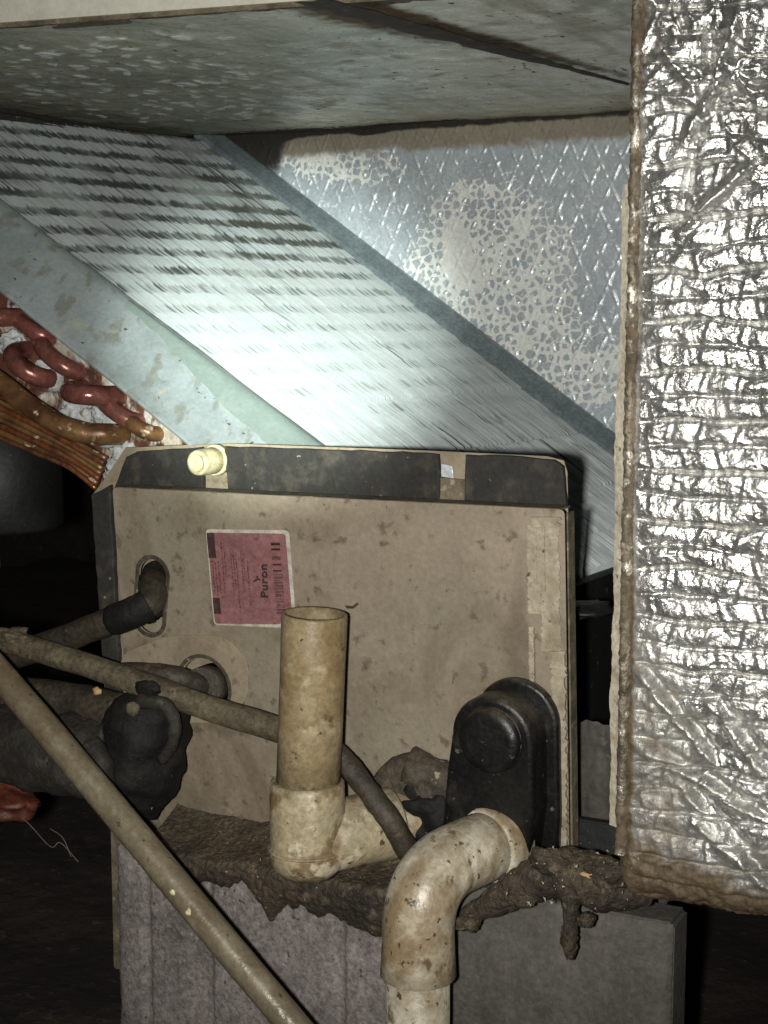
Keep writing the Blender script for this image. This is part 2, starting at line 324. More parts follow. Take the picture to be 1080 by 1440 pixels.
M['tan'] = material('tan_chip', (0.42, 0.27, 0.13), 0.7, 0, [dict(scale=120, lo=0.5, hi=0.7, color=(0.25, 0.15, 0.07))])
M['thread'] = material('cobweb_thread', (0.10, 0.085, 0.07), 0.8, 0, [dict(scale=120, lo=0.5, hi=0.7, color=(0.12, 0.10, 0.08))])
M['soil'] = material('crawl_space_soil', (0.030, 0.022, 0.015), 0.95, 0, [
    dict(scale=9, lo=0.4, hi=0.65, color=(0.016, 0.011, 0.008)), dict(scale=60, lo=0.6, hi=0.7, color=(0.055, 0.042, 0.03))], bump=0.01, bscale=30, bdetail=8)

# ------------------------------------------------------------------ object helpers
def link(name, me, mat, parent=None, base=None):
    o = bpy.data.objects.new(name, me); COL.objects.link(o)
    if mat is not None and not me.materials: me.materials.append(M[mat] if isinstance(mat, str) else mat)
    b = Vector((0, 0, 0))
    if parent is not None:
        o.parent = parent
        b = Vector(parent.get('_b', (0, 0, 0)))
        if tuple(b) != (0, 0, 0): me.transform(Matrix.Translation(-b))
    return o
def tag(o, label=None, cat=None, group=None, kind=None):
    if label: o['label'] = label
    if cat: o['category'] = cat
    if group: o['group'] = group
    if kind: o['kind'] = kind
    return o
def thing(name, label, cat, base, group=None):
    o = bpy.data.objects.new(name, None); COL.objects.link(o)
    o.location = base; o.empty_display_size = 0.05
    o['_b'] = tuple(float(v) for v in base)
    return tag(o, label, cat, group)
def mesh(V, Fc, smooth=False):
    me = bpy.data.meshes.new('m'); me.from_pydata([tuple(map(float, v)) for v in V], [], [tuple(map(int, f)) for f in Fc]); me.update()
    if smooth: me.polygons.foreach_set('use_smooth', [True] * len(me.polygons))
    return me
def grid_mesh(P, smooth=True, attrs=None):
    """P: (n,m,3) array of points."""
    n, mm = P.shape[:2]
    me = bpy.data.meshes.new('g')
    idx = np.arange(n * mm).reshape(n, mm)
    q = np.stack([idx[:-1, :-1], idx[1:, :-1], idx[1:, 1:], idx[:-1, 1:]], -1).reshape(-1, 4)
    me.vertices.add(n * mm); me.vertices.foreach_set('co', P.reshape(-1).astype(np.float32))
    me.loops.add(q.size); me.loops.foreach_set('vertex_index', q.reshape(-1).astype(np.int32))
    me.polygons.add(len(q)); me.polygons.foreach_set('loop_start', np.arange(0, q.size, 4, dtype=np.int32))
    me.update(calc_edges=True)
    if smooth: me.polygons.foreach_set('use_smooth', np.ones(len(q), bool))
    for k, a in (attrs or {}).items():
        at_ = me.attributes.new(k, 'FLOAT', 'POINT'); at_.data.foreach_set('value', a.reshape(-1).astype(np.float32))
    return me
def box(x0, x1, y0, y1, z0, z1, bevel=0.0, seg=2):
    bm = bmesh.new(); bmesh.ops.create_cube(bm, size=1)
    for v in bm.verts:
        v.co = Vector(((x0 + x1) / 2 + v.co.x * (x1 - x0), (y0 + y1) / 2 + v.co.y * (y1 - y0), (z0 + z1) / 2 + v.co.z * (z1 - z0)))
    if bevel: bmesh.ops.bevel(bm, geom=bm.edges[:] + bm.verts[:], offset=bevel, segments=seg, affect='EDGES')
    me = bpy.data.meshes.new('b'); bm.to_mesh(me); bm.free(); return me
def plate(outlines, thick, fmap, bevel=0.0):
    """2D outlines (first = outer, others = holes) in a plane; fmap(u, w, out) -> world."""
    cu = bpy.data.curves.new('c', 'CURVE'); cu.dimensions = '2D'; cu.fill_mode = 'BOTH'
    cu.extrude = max(thick / 2 - bevel, 0.00001); cu.bevel_depth = bevel; cu.bevel_resolution = 2
    for ol in outlines:
        sp = cu.splines.new('POLY'); sp.points.add(len(ol) - 1); sp.use_cyclic_u = True
        for p, (u, w) in zip(sp.points, ol): p.co = (u, w, 0, 1)
    o = bpy.data.objects.new('tmp', cu); COL.objects.link(o)
    dg = bpy.context.evaluated_depsgraph_get()
    me = bpy.data.meshes.new_from_object(o.evaluated_get(dg))
    bpy.data.objects.remove(o); bpy.data.curves.remove(cu)
    for v in me.vertices: v.co = fmap(v.co.x, v.co.y, v.co.z + thick / 2)
    me.materials.clear(); me.update(); return me
def smooth_path(pts, n=8):
    P = [np.array(p, float) for p in pts]
    if len(P) < 3: return P
    out = []; Q = [2 * P[0] - P[1]] + P + [2 * P[-1] - P[-2]]
    for i in range(1, len(Q) - 2):
        a, b, c, d = Q[i - 1], Q[i], Q[i + 1], Q[i + 2]
        for k in range(n):
            t = k / n
            out.append(0.5 * (2 * b + (c - a) * t + (2 * a - 5 * b + 4 * c - d) * t * t + (3 * b - a - 3 * c + d) * t ** 3))
    out.append(P[-1]); return out
def tube(path, rad, seg=20, wob=0.0, seed=0, caps=True, hollow=0.0):
    P = [np.array(p, float) for p in path]; n = len(P)
    R = rad if hasattr(rad, '__len__') else [rad] * n
    T = []
    for i in range(n):
        t = P[min(i + 1, n - 1)] - P[max(i - 1, 0)]; T.append(t / np.linalg.norm(t))
    a = np.array([0, 0, 1.0]) if abs(T[0][2]) < 0.9 else np.array([1.0, 0, 0])
    u = np.cross(T[0], a); u /= np.linalg.norm(u)
    V = []; Fc = []
    for i in range(n):
        u = u - T[i] * (u @ T[i]); u /= np.linalg.norm(u); w = np.cross(T[i], u)
        th = 2 * math.pi * np.arange(seg) / seg
        r = np.full(seg, float(R[i]))
        if wob: r = r * (1 + wob * (vn(i * 0.45 + seed * 9.1, 3 * np.cos(th) + 5, seed) + vn(i * 0.45, 3 * np.sin(th) + 5, seed + 3) - 1))
        V.extend(list(P[i] + r[:, None] * (u * np.cos(th)[:, None] + w * np.sin(th)[:, None])))
    for i in range(n - 1):
        for k in range(seg):
            k2 = (k + 1) % seg
            Fc.append((i * seg + k, i * seg + k2, (i + 1) * seg + k2, (i + 1) * seg + k))
    if hollow:
        c = len(V); d = T[0]
        ring0 = [V[k] for k in range(seg)]
        for k in range(seg): V.append(P[0] + (ring0[k] - P[0]) * (1 - hollow))
        dep = min(R[0] * 5, np.linalg.norm(P[-1] - P[0]) * 0.9)
        for k in range(seg): V.append(V[c + k] + d * dep)
        for k in range(seg):
            k2 = (k + 1) % seg
            Fc.append((k2, k, c + k, c + k2)); Fc.append((c + k2, c + k, c + seg + k, c + seg + k2))
        Fc.append(tuple(c + seg + k for k in range(seg)))
        if caps: Fc.append(tuple((n - 1) * seg + k for k in range(seg)))
    elif caps:
        Fc.append(tuple(reversed(range(seg)))); Fc.append(tuple((n - 1) * seg + k for k in range(seg)))
    me = mesh(V, Fc, True)
    for p in me.polygons:
        if len(p.vertices) > 4: p.use_smooth = False
    return me
def lump(c, r, seed=0, amp=0.35, sub=4, freq=2.2, rot=None):
    bm = bmesh.new(); bmesh.ops.create_icosphere(bm, subdivisions=sub, radius=1)
    r = np.array(r if hasattr(r, '__len__') else (r, r, r)); c = np.array(c)
    p = np.array([v.co[:] for v in bm.verts])
    k = 1 + amp * (fbm(p[:, 0] * freq + 7 + seed, p[:, 1] * freq + 3 * p[:, 2] * 0.7 + seed * 2, seed) + fbm(p[:, 2] * freq + 5, p[:, 0] * freq * .8 - p[:, 1] * freq, seed + 5) - 1) * 2
    Q = c + p * r * k[:, None]
    for v, q_ in zip(bm.verts, Q): v.co = q_
    for f in bm.faces: f.smooth = True
    me = bpy.data.meshes.new('l'); bm.to_mesh(me); bm.free(); return me
def join(meshes):
    bm = bmesh.new()
    for q in meshes: bm.from_mesh(q)
    me = bpy.data.meshes.new('j'); bm.to_mesh(me); bm.free(); return me

# ------------------------------------------------------------------ ground
g = np.stack(np.meshgrid(np.linspace(-2.2, 2.2, 120), np.linspace(-1.6, 2.6, 120), indexing='ij') + [np.zeros((120, 120))], -1)
g[..., 2] = -0.42 + 0.05 * (fbm(g[..., 0] * 3, g[..., 1] * 3, 4) - 0.5) + 0.02 * (fbm(g[..., 0] * 14, g[..., 1] * 14, 9) - 0.5)
tag(link('ground', grid_mesh(g), 'soil'), kind='structure')
Xw, Zw = np.meshgrid(np.linspace(-2.4, 1.6, 80), np.linspace(-0.6, 1.4, 50), indexing='ij')
tag(link('crawl_space_wall', grid_mesh(np.stack([Xw, 2.3 + 0.04 * (fbm(Xw * 6, Zw * 6, 2) - .5), Zw], -1)), 'soil'), kind='structure')

# ------------------------------------------------------------------ cabinet casing: lid liner, rear liner, rail, side strips
ZC, YB = 0.4865, 0.668
cab = thing('cabinet_casing', 'open metal cabinet lined with foil insulation around the slanted coil', 'cabinet', (-0.15, 0.3, 0.0))

def a2(px, py):
    p = atz(px, py, ZC); return p[0], p[1]
# lid liner (the ceiling of the box)
def line_dist(x, y, p, q):
    dx, dy = q[0] - p[0], q[1] - p[1]; L = math.hypot(dx, dy)
    return ((x - p[0]) * dy - (y - p[1]) * dx) / L, ((x - p[0]) * dx + (y - p[1]) * dy) / L
fl, fr_ = a2(0, 42), a2(650, -4)
dx, dy = fr_[0] - fl[0], fr_[1] - fl[1]
nx, ny = 330, 380
U = np.linspace(-0.62, 0.40, nx)[:, None]; Tt = np.linspace(0, 1, ny)[None, :]
yfront = fl[1] + (U - fl[0]) * dy / dx
X = U + 0 * Tt; Y = yfront + (YB + 0.004 - yfront) * Tt
flake = np.zeros_like(X)
# elongated pale flakes over the left of the lid
wq1 = 0.006 * (fbm(X * 120, Y * 70, 44) - .5); wq2 = 0.012 * (fbm(X * 120, Y * 70, 45) - .5)
for k in range(420):
    cx = rng.uniform(-0.56, -0.12); cy = rng.uniform(0.02, 0.52)
    wgt = math.exp(-((cx + 0.36) / 0.16) ** 2)
    if rng.random() > wgt * 0.95 + 0.05: continue
    sx, sy = rng.uniform(0.003, 0.010), rng.uniform(0.005, 0.016)
    a = rng.uniform(-0.3, 0.9)
    ddx = (X - cx) + wq1; ddy = (Y - cy) + wq2
    e = ((ddx * math.cos(a) + ddy * math.sin(a)) / sx) ** 2 + ((-ddx * math.sin(a) + ddy * math.cos(a)) / sy) ** 2
    flake = np.maximum(flake, (1.3 - e).clip(0, 1) * rng.uniform(0.55, 1.1))
flake *= 0.5 + 0.9 * fbm(X * 130, Y * 60, 11)
crack_and_edge = np.zeros_like(X)
s0, s1 = a2(440, -8), a2(884, 112)
d, tl = line_dist(X, Y, s0, s1)
for k in range(26):
    p = (0.02 + 0.36 * rng.random(), rng.uniform(-0.05, 0.45))
    Lk = rng.uniform(0.03, 0.12); an = rng.normal(1.5, 0.35)
    dd, tt = line_dist(X, Y, p, (p[0] + math.cos(an), p[1] + math.sin(an)))
    dd = dd + 0.006 * (vn(tt * 60, k, 3) - 0.5)
    crack_and_edge = np.maximum(crack_and_edge, np.exp(-(dd / 0.0016) ** 2) * ((tt > 0) & (tt < Lk)) * rng.uniform(0.5, 1))
crack_and_edge = np.maximum(crack_and_edge, 0.85 * np.exp(-((d + 0.012 * fbm(tl * 30, 0 * tl, 8)) / 0.016) ** 2) * (fbm(X * 60, Y * 60, 21)))
crack_and_edge = np.maximum(crack_and_edge, 1.0 * sstep(0.016, 0.0, Y - yfront) * fbm(X * 30, Y * 30, 2))
crack_and_edge = np.maximum(crack_and_edge, 0.7 * sstep(YB - 0.14, YB, Y) * sstep(-0.15, -0.35, X) + 0.55 * sstep(YB - 0.03, YB, Y))  # also darkens the lid's rear edge and rear left corner
Z = ZC + 0.004 * (fbm(X * 14, Y * 14, 5) - 0.5) + 0.0012 * ridge(X * 45, Y * 30, 6) - 0.0010 * flake
P = np.stack([X, Y, Z], -1)
link('lid_liner', grid_mesh(P, True, dict(flake=flake, crack_and_edge=crack_and_edge, brown=0.95 * np.exp(-((d + 0.02) / 0.045) ** 2) * sstep(0.5, 0.0, tl) + 0.5 * np.exp(-(d / 0.02) ** 2))), 'lid', cab)
# seam tape hanging a little below the lid
sp = []
for i in range(60):
    t = i / 59
    x = s0[0] + (s1[0] - s0[0]) * t; y = s0[1] + (s1[1] - s0[1]) * t
    w = 0.024 * (1 - 0.78 * t) * (0.7 + 0.6 * float(vn(t * 26, 1, 5)))
    sp.append([(x - w * 0.9 + 0.004 * (float(vn(t * 40, 3, 8)) - .5), y, ZC - 0.0040), (x - w * .2, y, ZC - 0.0055), (x + w * 0.5, y, ZC - 0.0038)])
link('seam_tape', grid_mesh(np.array(sp)), 'seam', cab)
# front edge of the lid: dark insulation edge and off-white painted rail above it
def rail(z0, z1, off, thick, x0=-0.62, x1=0.40):
    V = []
    for (x) in (x0, x1):
        yy = fl[1] + (x - fl[0]) * dy / dx + off
        V += [(x, yy, z0), (x, yy + thick, z0), (x, yy + thick, z1), (x, yy, z1)]
    return mesh(V, [(0, 1, 2, 3), (4, 7, 6, 5), (0, 4, 5, 1), (1, 5, 6, 2), (2, 6, 7, 3), (3, 7, 4, 0)])
link('lid_edge', rail(ZC + 0.0010, ZC + 0.0045, -0.003, 0.02), 'dusty', cab)
link('top_rail', rail(ZC + 0.0045, ZC + 0.10, -0.006, 0.02), 'offwhite', cab)

# rear liner: quilted foil with flaked patches
nx, nz = 620, 400
X = np.linspace(-0.62, 0.30, nx)[:, None] + np.zeros((1, nz)); Zz = np.linspace(-0.08, ZC + 0.003, nz)[None, :] + np.zeros((nx, 1))
q1 = (X / 0.0255 + (Zz - ZC) / 0.055 + 0.22 * (fbm(X * 9, Zz * 9, 3) - .5)); q2 = (X / 0.0255 - (Zz - ZC) / 0.055 + 0.22 * (fbm(X * 9, Zz * 9, 13) - .5))
def lines(q, w): f = np.abs(q - np.round(q)); return np.exp(-(f / w) ** 2)
ln = np.maximum(lines(q1, 0.055), lines(q2, 0.055))
beads = ln * (0.18 + 0.82 * sstep(0.38, 0.66, fbm(X * 200, Zz * 170, 41, 2)))
fade = sstep(0.03, 0.10, ZC - Zz + 0.045 * fbm(X * 40, Zz * 5, 4))
h = 0.0007 * np.abs(np.sin(math.pi * q1) * np.sin(math.pi * q2)) ** 0.6 + 0.0020 * beads + 0.0005 * ridge(X * 80, Zz * 80, 51) + 0.003 * fbm(X * 12, Zz * 12, 77)
speck = np.clip(beads * 1.0 + 1.2 * sstep(0.70, 0.82, fbm(X * 260, Zz * 260, 61, 2)), 0, 1) * fade
def region(cx, cz, rx, rz): return np.exp(-(((X - cx) / rx) ** 2 + ((Zz - cz) / rz) ** 2))
pa = at(680, 390, YB); pb = at(470, 225, YB)
reg = 1.0 * region(pa[0] + 0.010, pa[2] - 0.005, 0.105, 0.115) + 1.25 * region(at(445, 215, YB)[0], at(445, 215, YB)[2], 0.055, 0.028) + 0.75 * region(at(830, 520, YB)[0], at(830, 520, YB)[2], 0.07, 0.045) \
    + 0.75 * region(at(640, 340, YB)[0], at(640, 340, YB)[2], 0.02, 0.05) + 0.4 * region(at(530, 240, YB)[0], at(530, 240, YB)[2], 0.06, 0.03)
# islands of foil left in the flaked paper: cells
cs = 0.0112
Xq = X + 0.004 * (fbm(X * 150, Zz * 150, 7, 2) - .5); Zq = Zz + 0.004 * (fbm(X * 150, Zz * 150, 27, 2) - .5)
ci = np.floor(Xq / cs).astype(np.int64); cj = np.floor(Zq / cs).astype(np.int64); f1 = np.full_like(X, 9.0); f2 = np.full_like(X, 9.0)
for a in (-1, 0, 1):
    for b in (-1, 0, 1):
        fx = ci + a; fy = cj + b
        dd_ = np.hypot(Xq - (fx + 0.05 + 0.9 * _h(fx, fy, 5)) * cs, Zq - (fy + 0.05 + 0.9 * _h(fx, fy, 9)) * cs) / cs
        f2 = np.where(dd_ < f1, f1, np.minimum(f2, dd_)); f1 = np.minimum(f1, dd_)
web = 0.15 + 0.30 * np.clip(reg - 0.3, 0, 1) + 0.55 * (fbm(X * 75, Zz * 75, 17, 3) - .5)
isl = sstep(web + 0.05, web - 0.05, f2 - f1)
flake = isl * sstep(0.22, 0.42, reg + 0.25 * (fbm(X * 50, Zz * 50, 19, 3) - .5)) + sstep(0.95, 1.15, reg + 0.3 * (fbm(X * 70, Zz * 70, 29, 3) - .5))
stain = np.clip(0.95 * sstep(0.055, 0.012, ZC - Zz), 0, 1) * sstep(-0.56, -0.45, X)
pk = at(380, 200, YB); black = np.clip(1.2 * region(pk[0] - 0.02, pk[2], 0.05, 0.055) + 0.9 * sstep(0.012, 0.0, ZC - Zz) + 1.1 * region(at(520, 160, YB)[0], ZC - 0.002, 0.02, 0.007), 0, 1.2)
P = np.stack([X, YB - h, Zz], -1)
link('rear_liner', grid_mesh(P, True, dict(flake=flake, speck=speck, stain=stain, black=black)), 'liner', cab)
# black strip filling the dark gap along the head of the coil
link('head_strip', box(-0.600, -0.585, 0.0, YB, 0.38, ZC - 0.004, 0.002), 'foam', cab)
link('head_cap', box(-0.585, -0.548, 0.02, YB - 0.012, 0.455, 0.470, 0.004), 'foam', cab)

# ------------------------------------------------------------------ evaporator coil
YF, YE = 0.057, 0.640
coil = thing('evaporator_coil', 'slanted finned aluminium evaporator coil with copper bends, brightly lit by the torch', 'coil', (0.1, 0.3, 0.0))
def slab_s(y): return 0.628 + (0.690 - 0.628) * (y - YF) / (YE - YF)
def slab_z(x, y): return 0.2365 - slab_s(y) * (x + 0.2)
NRM = np.array([0.548, 0, 0.836])
PITCH = 0.00215
nf = int((YE - YF) / PITCH); xs = np.linspace(-0.557, 0.1175, 330)
yy = YF + PITCH * np.arange(nf)
XX = xs[None, :] + np.zeros((nf, 1)); YY = yy[:, None] + np.zeros((1, len(xs)))
tubepitch = 0.0290
ph = (XX + 0.0035 * (fbm(XX * 20, YY * 12, 71) - 0.5)) / tubepitch
fph = ph - np.floor(ph)
fj0 = np.arange(nf)[:, None]; jit0 = vn(fj0 / 1.5 + 0 * XX, XX / 0.02, 33)
band = sstep(0.44, 0.58, fph + 0.20 * (jit0 - .5)) * sstep(1.02, 0.86, fph + 0.18 * (jit0 - .5))                      # gritty strip over each tube row
amt = sstep(0.02, -0.20, XX) * 0.8 + 0.20
fj = np.arange(nf)[:, None]
jit = sstep(0.2, 0.8, vn(fj / 1.15 + 0 * XX, XX / 0.018 + 0.05 * fj, 3))          # fine dashes along each fin
dash = sstep(0.2, 0.8, vn(fj / 1.3 + 0 * XX, XX / 0.045, 23))                     # longer dashes
grp = fbm(YY / 0.011, XX / 0.06, 81, 2)
streak = fbm(YY / 0.0050, XX / 0.060, 83, 3)
damage = sstep(0.58, 0.78, fbm(YY / 0.06, XX / 0.12, 85, 2))
rough_ = sstep(-0.16, -0.02, XX) * 0.8 + 0.2
hh = -0.0009 * band * amt * (0.4 + 0.8 * jit) + 0.0010 * (streak - 0.5) + 0.0016 * (grp - 0.5) * (0.4 + damage) + 0.0007 * (dash - .5) * rough_
lean = 0.0012 * (grp - 0.5) + 0.0016 * (streak - .5) * (0.4 + 1.0 * damage) + 0.0008 * (dash - .5) * rough_ + 0.0005 * (jit - .5)
hh = np.where((XX > -0.106), hh - 0.0010, hh); hh = np.where((XX > -0.034), hh + 0.0012, hh); hh = np.where((XX > 0.037), hh - 0.0012, hh)
for xc in (-0.106, -0.034, 0.037, 0.085): hh = hh - 0.0016 * np.exp(-((XX - xc) / 0.0010) ** 2)
upper = sstep(-0.16, -0.42, XX)
dirt_and_shade = band * (0.20 + 0.80 * amt) * (0.50 + 0.50 * jit) * (0.45 + 0.7 * fbm(YY / 0.05, XX / 0.03, 88)) * (0.55 + 0.50 * upper)  # dirt over the tube rows, with the darkness between fins painted in
dirt_and_shade = dirt_and_shade + upper * (0.16 + 0.30 * sstep(0.45, 0.8, fbm(YY / 0.10 + 3, XX / 0.05, 91))) + 0.75 * sstep(0.56, 0.72, streak) * (0.25 + 0.6 * damage) * (0.5 + 0.5 * jit)  # dimmer upper end and shade of bent fins, put in as colour
dirt_and_shade = dirt_and_shade + 0.45 * rough_ * sstep(0.62, 0.9, dash) * sstep(0.4, 0.6, grp)
dirt_and_shade = dirt_and_shade * (0.62 + 0.38 * upper) + 0.34 * sstep(0.35, 0.85, vn(fj / 0.9 + 0 * XX, XX / 0.16, 53)) * (0.5 + 0.5 * jit)
dirt_and_shade = np.clip(dirt_and_shade, 0, 1)
V3 = []
for (dh, dl) in ((0.0, 1.0), (-0.0022, 0.35), (-0.012, 0.0)):
    Hh = hh + dh if dh > -0.01 else np.full_like(hh, dh)
    yv = YY + lean * dl
    zb = slab_z(XX, YY)
    V3.append(np.stack([XX + NRM[0] * Hh, yv, zb + NRM[2] * Hh], -1))
V3 = np.stack(V3, 1)                                                       # nf,3,nx,3
nxs = len(xs)
idx = np.arange(nf * 3 * nxs).reshape(nf, 3, nxs)
q = np.stack([idx[:, :-1, :-1], idx[:, :-1, 1:], idx[:, 1:, 1:], idx[:, 1:, :-1]], -1).reshape(-1, 4)
me = bpy.data.meshes.new('fins'); me.vertices.add(V3.size // 3); me.vertices.foreach_set('co', V3.reshape(-1).astype(np.float32))
me.loops.add(q.size); me.loops.foreach_set('vertex_index', q.reshape(-1).astype(np.int32))
me.polygons.add(len(q)); me.polygons.foreach_set('loop_start', np.arange(0, q.size, 4, dtype=np.int32)); me.update(calc_edges=True)
me.polygons.foreach_set('use_smooth', np.ones(len(q), bool))
aa = me.attributes.new('dirt_and_shade', 'FLOAT', 'POINT'); aa.data.foreach_set('value', np.repeat(dirt_and_shade[:, None, :], 3, 1).reshape(-1).astype(np.float32))
tag(link('fin_stack', me, 'fin', coil), kind='stuff')
# body behind the fins
def slab_prism(y0, y1, x0, x1, top, bot):
    V = [(x, y, slab_z(x, y) + d) for y in (y0, y1) for (x, d) in ((x0, top), (x1, top), (x1, bot), (x0, bot))]
    return mesh(V, [(0, 1, 2, 3), (7, 6, 5, 4), (0, 4, 5, 1), (1, 5, 6, 2), (2, 6, 7, 3), (3, 7, 4, 0)])
link('fin_core', slab_prism(YF + 0.002, YE - 0.002, -0.556, 0.117, -0.013, -0.165), 'black_metal', coil)
# rear edge strip: a channel along the far edge of the coil
V = []
for x in (-0.566, 0.30):
    z0 = slab_z(x, YE)
    V += [(x, YE - 0.004, z0 - 0.004), (x, YE - 0.004, z0 + 0.006), (x + .002, YE + 0.016, z0 + 0.020), (x + .002, YE + 0.022, z0 + 0.020), (x + .002, YE + 0.022, z0 - 0.02)]
me = mesh(V, [(0, 5, 6, 1), (1, 6, 7, 2), (2, 7, 8, 3), (3, 8, 9, 4), (4, 9, 5, 0), (0, 1, 2, 3, 4), (9, 8, 7, 6, 5)])
link('rear_channel', me, 'galv_blue', coil)
# front end flange, folded down toward the viewer
def fl_z(x): return 0.1865 - 0.647 * (x + 0.2)
n = 160; xf = np.linspace(-0.50, 0.02, n)
rows = []
for t, (yv, ) in zip((0, .04, .12, .35, .55, .8, .97, 1.0, 1.0), ((YF + 0.010,), (YF + 0.0,), (0.050,), (0.038,), (0.028,), (0.014,), (0.004,), (0.0025,), (0.006,))):
    zt = np.array([slab_z(x, YF) + 0.0035 for x in xf]); zb = fl_z(xf)
    z = zt * (1 - t) + zb * t
    if t <= .04: z = zt
    z = z + 0.0022 * (fbm(xf * 18, np.full(n, t * 5.0), 5) - 0.5)
    rows.append(np.stack([xf, np.full(n, yv) + 0.002 * (fbm(xf * 14, np.full(n, t * 3.0), 15) - .5), z], -1))
rows[-1][:, 2] -= 0.004
link('end_flange', grid_mesh(np.array(rows).transpose(1, 0, 2)), 'galv', coil)
# grey-green tape along the lower fin edge
tp = []
for i in range(80):
    x = -0.243 + (0.0 + 0.243) * i / 79
    w = sstep(-0.243, -0.10, np.array(x)) * 0.026
    y1 = YF + 0.003; y0 = YF - 0.004 - 0.6 * float(w) - 0.002 * float(vn(x * 120, 2, 3))
    rowp = []
    for k in range(6):
        t = k / 5; yv = y1 + (y0 - y1) * t
        tt = np.clip((YF - yv) / (YF - 0.0025), 0, 1)
        zt = slab_z(x, YF) + 0.0035; z = zt * (1 - tt) + fl_z(x) * tt
        rowp.append((x, yv - 0.0012, z + 0.0016))
    tp.append(rowp)
link('sealing_tape', grid_mesh(np.array(tp)), 'grey_tape', coil)
# tube sheet
YT = 0.042
def ts_bot(x): return 0.1608 - 0.497 * (x + 0.3776)
xf = np.linspace(-0.50, -0.05, 140); P = []
for t in np.linspace(0, 1, 40):
    z = (fl_z(xf) + 0.02) * (1 - t) + ts_bot(xf) * t
    P.append(np.stack([xf, YT + 0.004 * (fbm(xf * 70, z * 70, 33) - .5), z], -1))
link('tube_sheet', grid_mesh(np.array(P).transpose(1, 0, 2)), 'sheet', coil)
# copper return bends, placed on the tube sheet
def ubend(p0, p1, r, out, mat, wob=0.03, seed=0):
    a = at(*p0, YT); b = at(*p1, YT); a[1] = b[1] = YT + 0.004
    c = (a + b) / 2; path = [a + np.array([0, 0.004, 0])]
    for k in range(0, 13):
        th = math.pi * k / 12
        path.append(c + (a - c) * math.cos(th) + np.array([0, -1, 0]) * (out * math.sin(th) ** 0.75 + 0.004))
    path.append(b + np.array([0, 0.004, 0]))
    link('return_bend', tube(path, r, 18, wob, seed), mat, coil)
ubend((38, 492), (86, 534), 0.0085, 0.034, 'copper_red', seed=1)
ubend((66, 482), (112, 522), 0.0080, 0.016, 'copper_red', seed=2)
ubend((118, 548), (168, 556), 0.0088, 0.034, 'copper_red', seed=3)
ubend((-14, 452), (30, 446), 0.0085, 0.028, 'copper_red', seed=4)
ubend((-50, 500), (-6, 470), 0.0085, 0.03, 'copper_red', seed=5)
ubend((150, 560), (196, 594), 0.0080, 0.012, 'copper_red', seed=6)
ubend((190, 590), (222, 610), 0.0070, 0.012, 'copper_brown', seed=8)
ubend((30, 448), (70, 474), 0.0075, 0.010, 'copper_red', seed=9)
for (p0, p1) in (((86, 534), 0), ((160, 612), 0)):
    c = at(*p0, YT); c[1] -= 0.008
    link('collar', tube([c + np.array([-0.004, -0.005, 0.0]), c + np.array([0.004, 0.004, -0.001])], 0.0098, 18, 0.06), 'crust', coil)
# long brown suction tube below the bends
pth = [at(-40, 512, 0.0), at(0, 538, 0.0), at(40, 570, 0.0), at(85, 598, 0.003), at(120, 609, 0.010), at(150, 611, 0.02), at(172, 611, 0.04)]
link('header_tube', tube(smooth_path(pth, 8), 0.0095, 20, 0.05, 7), 'copper_brown', coil)
# thin copper feed tubes running down under it
for k in range(7):
    o = k * 9.5; y = 0.014 + 0.003 * (k % 3)
    pth = [at(-30 + 0.3 * o, 500 + 1.05 * o + 50, y), at(40 + 0.15 * o, 560 + 0.9 * o + 25, y), at(95 + 0.05 * o, 610 + 0.75 * o + 5, y), at(150 - 0.25 * o, 645 + 0.75 * o, y + 0.004)]
    link('feed_tube', tube(smooth_path(pth, 8), 0.0022 + 0.0007 * (k % 3), 10, 0.12, k), 'copper_bright' if k in (1, 4, 6) else 'copper_brown', coil)
# white corrosion crusts
for (px, py, r, sd) in ((16, 486, 0.013, 1), (108, 576, 0.014, 2), (150, 588, 0.012, 3), (176, 640, 0.013, 4), (168, 664, 0.014, 5), (126, 590, 0.010, 6), (60, 520, 0.009, 7)):
    c = at(px, py, YT - 0.004)
    link('crust', lump(c, (r, 0.006, r * 0.95), sd, 0.6, 4, 2.6), 'crust', coil)

# ------------------------------------------------------------------ back plate and access panel
def PY(z): return -0.040 + 0.10 * (0.115 - z)
def pp(px, py, out=0.0):
    r = ray(px, py)   # plane y + 0.10 z = -0.040 + 0.0115 - out
    k = -0.040 + 0.0115 - out
    t = (k - CAM[1] - 0.10 * CAM[2]) / (r[1] + 0.10 * r[2]); return CAM + t * r
def pxz(px, py, out=0.0): p = pp(px, py, out); return (p[0], p[2])
def pmap(u, w, o): return Vector((u, PY(w) - o, w))
def pmapo(off): return lambda u, w, o: Vector((u, PY(w) - o - off, w))
pan = thing('access_panel', 'dirty beige metal access panel with pink label and two pipe holes', 'panel', (0.0, -0.02, -0.17))
def rounded(pts, r, n=5):
    out = []; N_ = len(pts)
    for i in range(N_):
        p = np.array(pts[i]); a = np.array(pts[i - 1]); b = np.array(pts[(i + 1) % N_])
        da = (a - p) / np.linalg.norm(a - p); db = (b - p) / np.linalg.norm(b - p)
        s = p + da * r; e = p + db * r
        for k in range(n + 1):
            t = k / n; out.append(tuple((1 - t) ** 2 * s + 2 * t * (1 - t) * p + t * t * e))
    return out
outer = rounded([pxz(160, 686), pxz(794, 717), pxz(801, 1210), pxz(193, 1172)], 0.004)
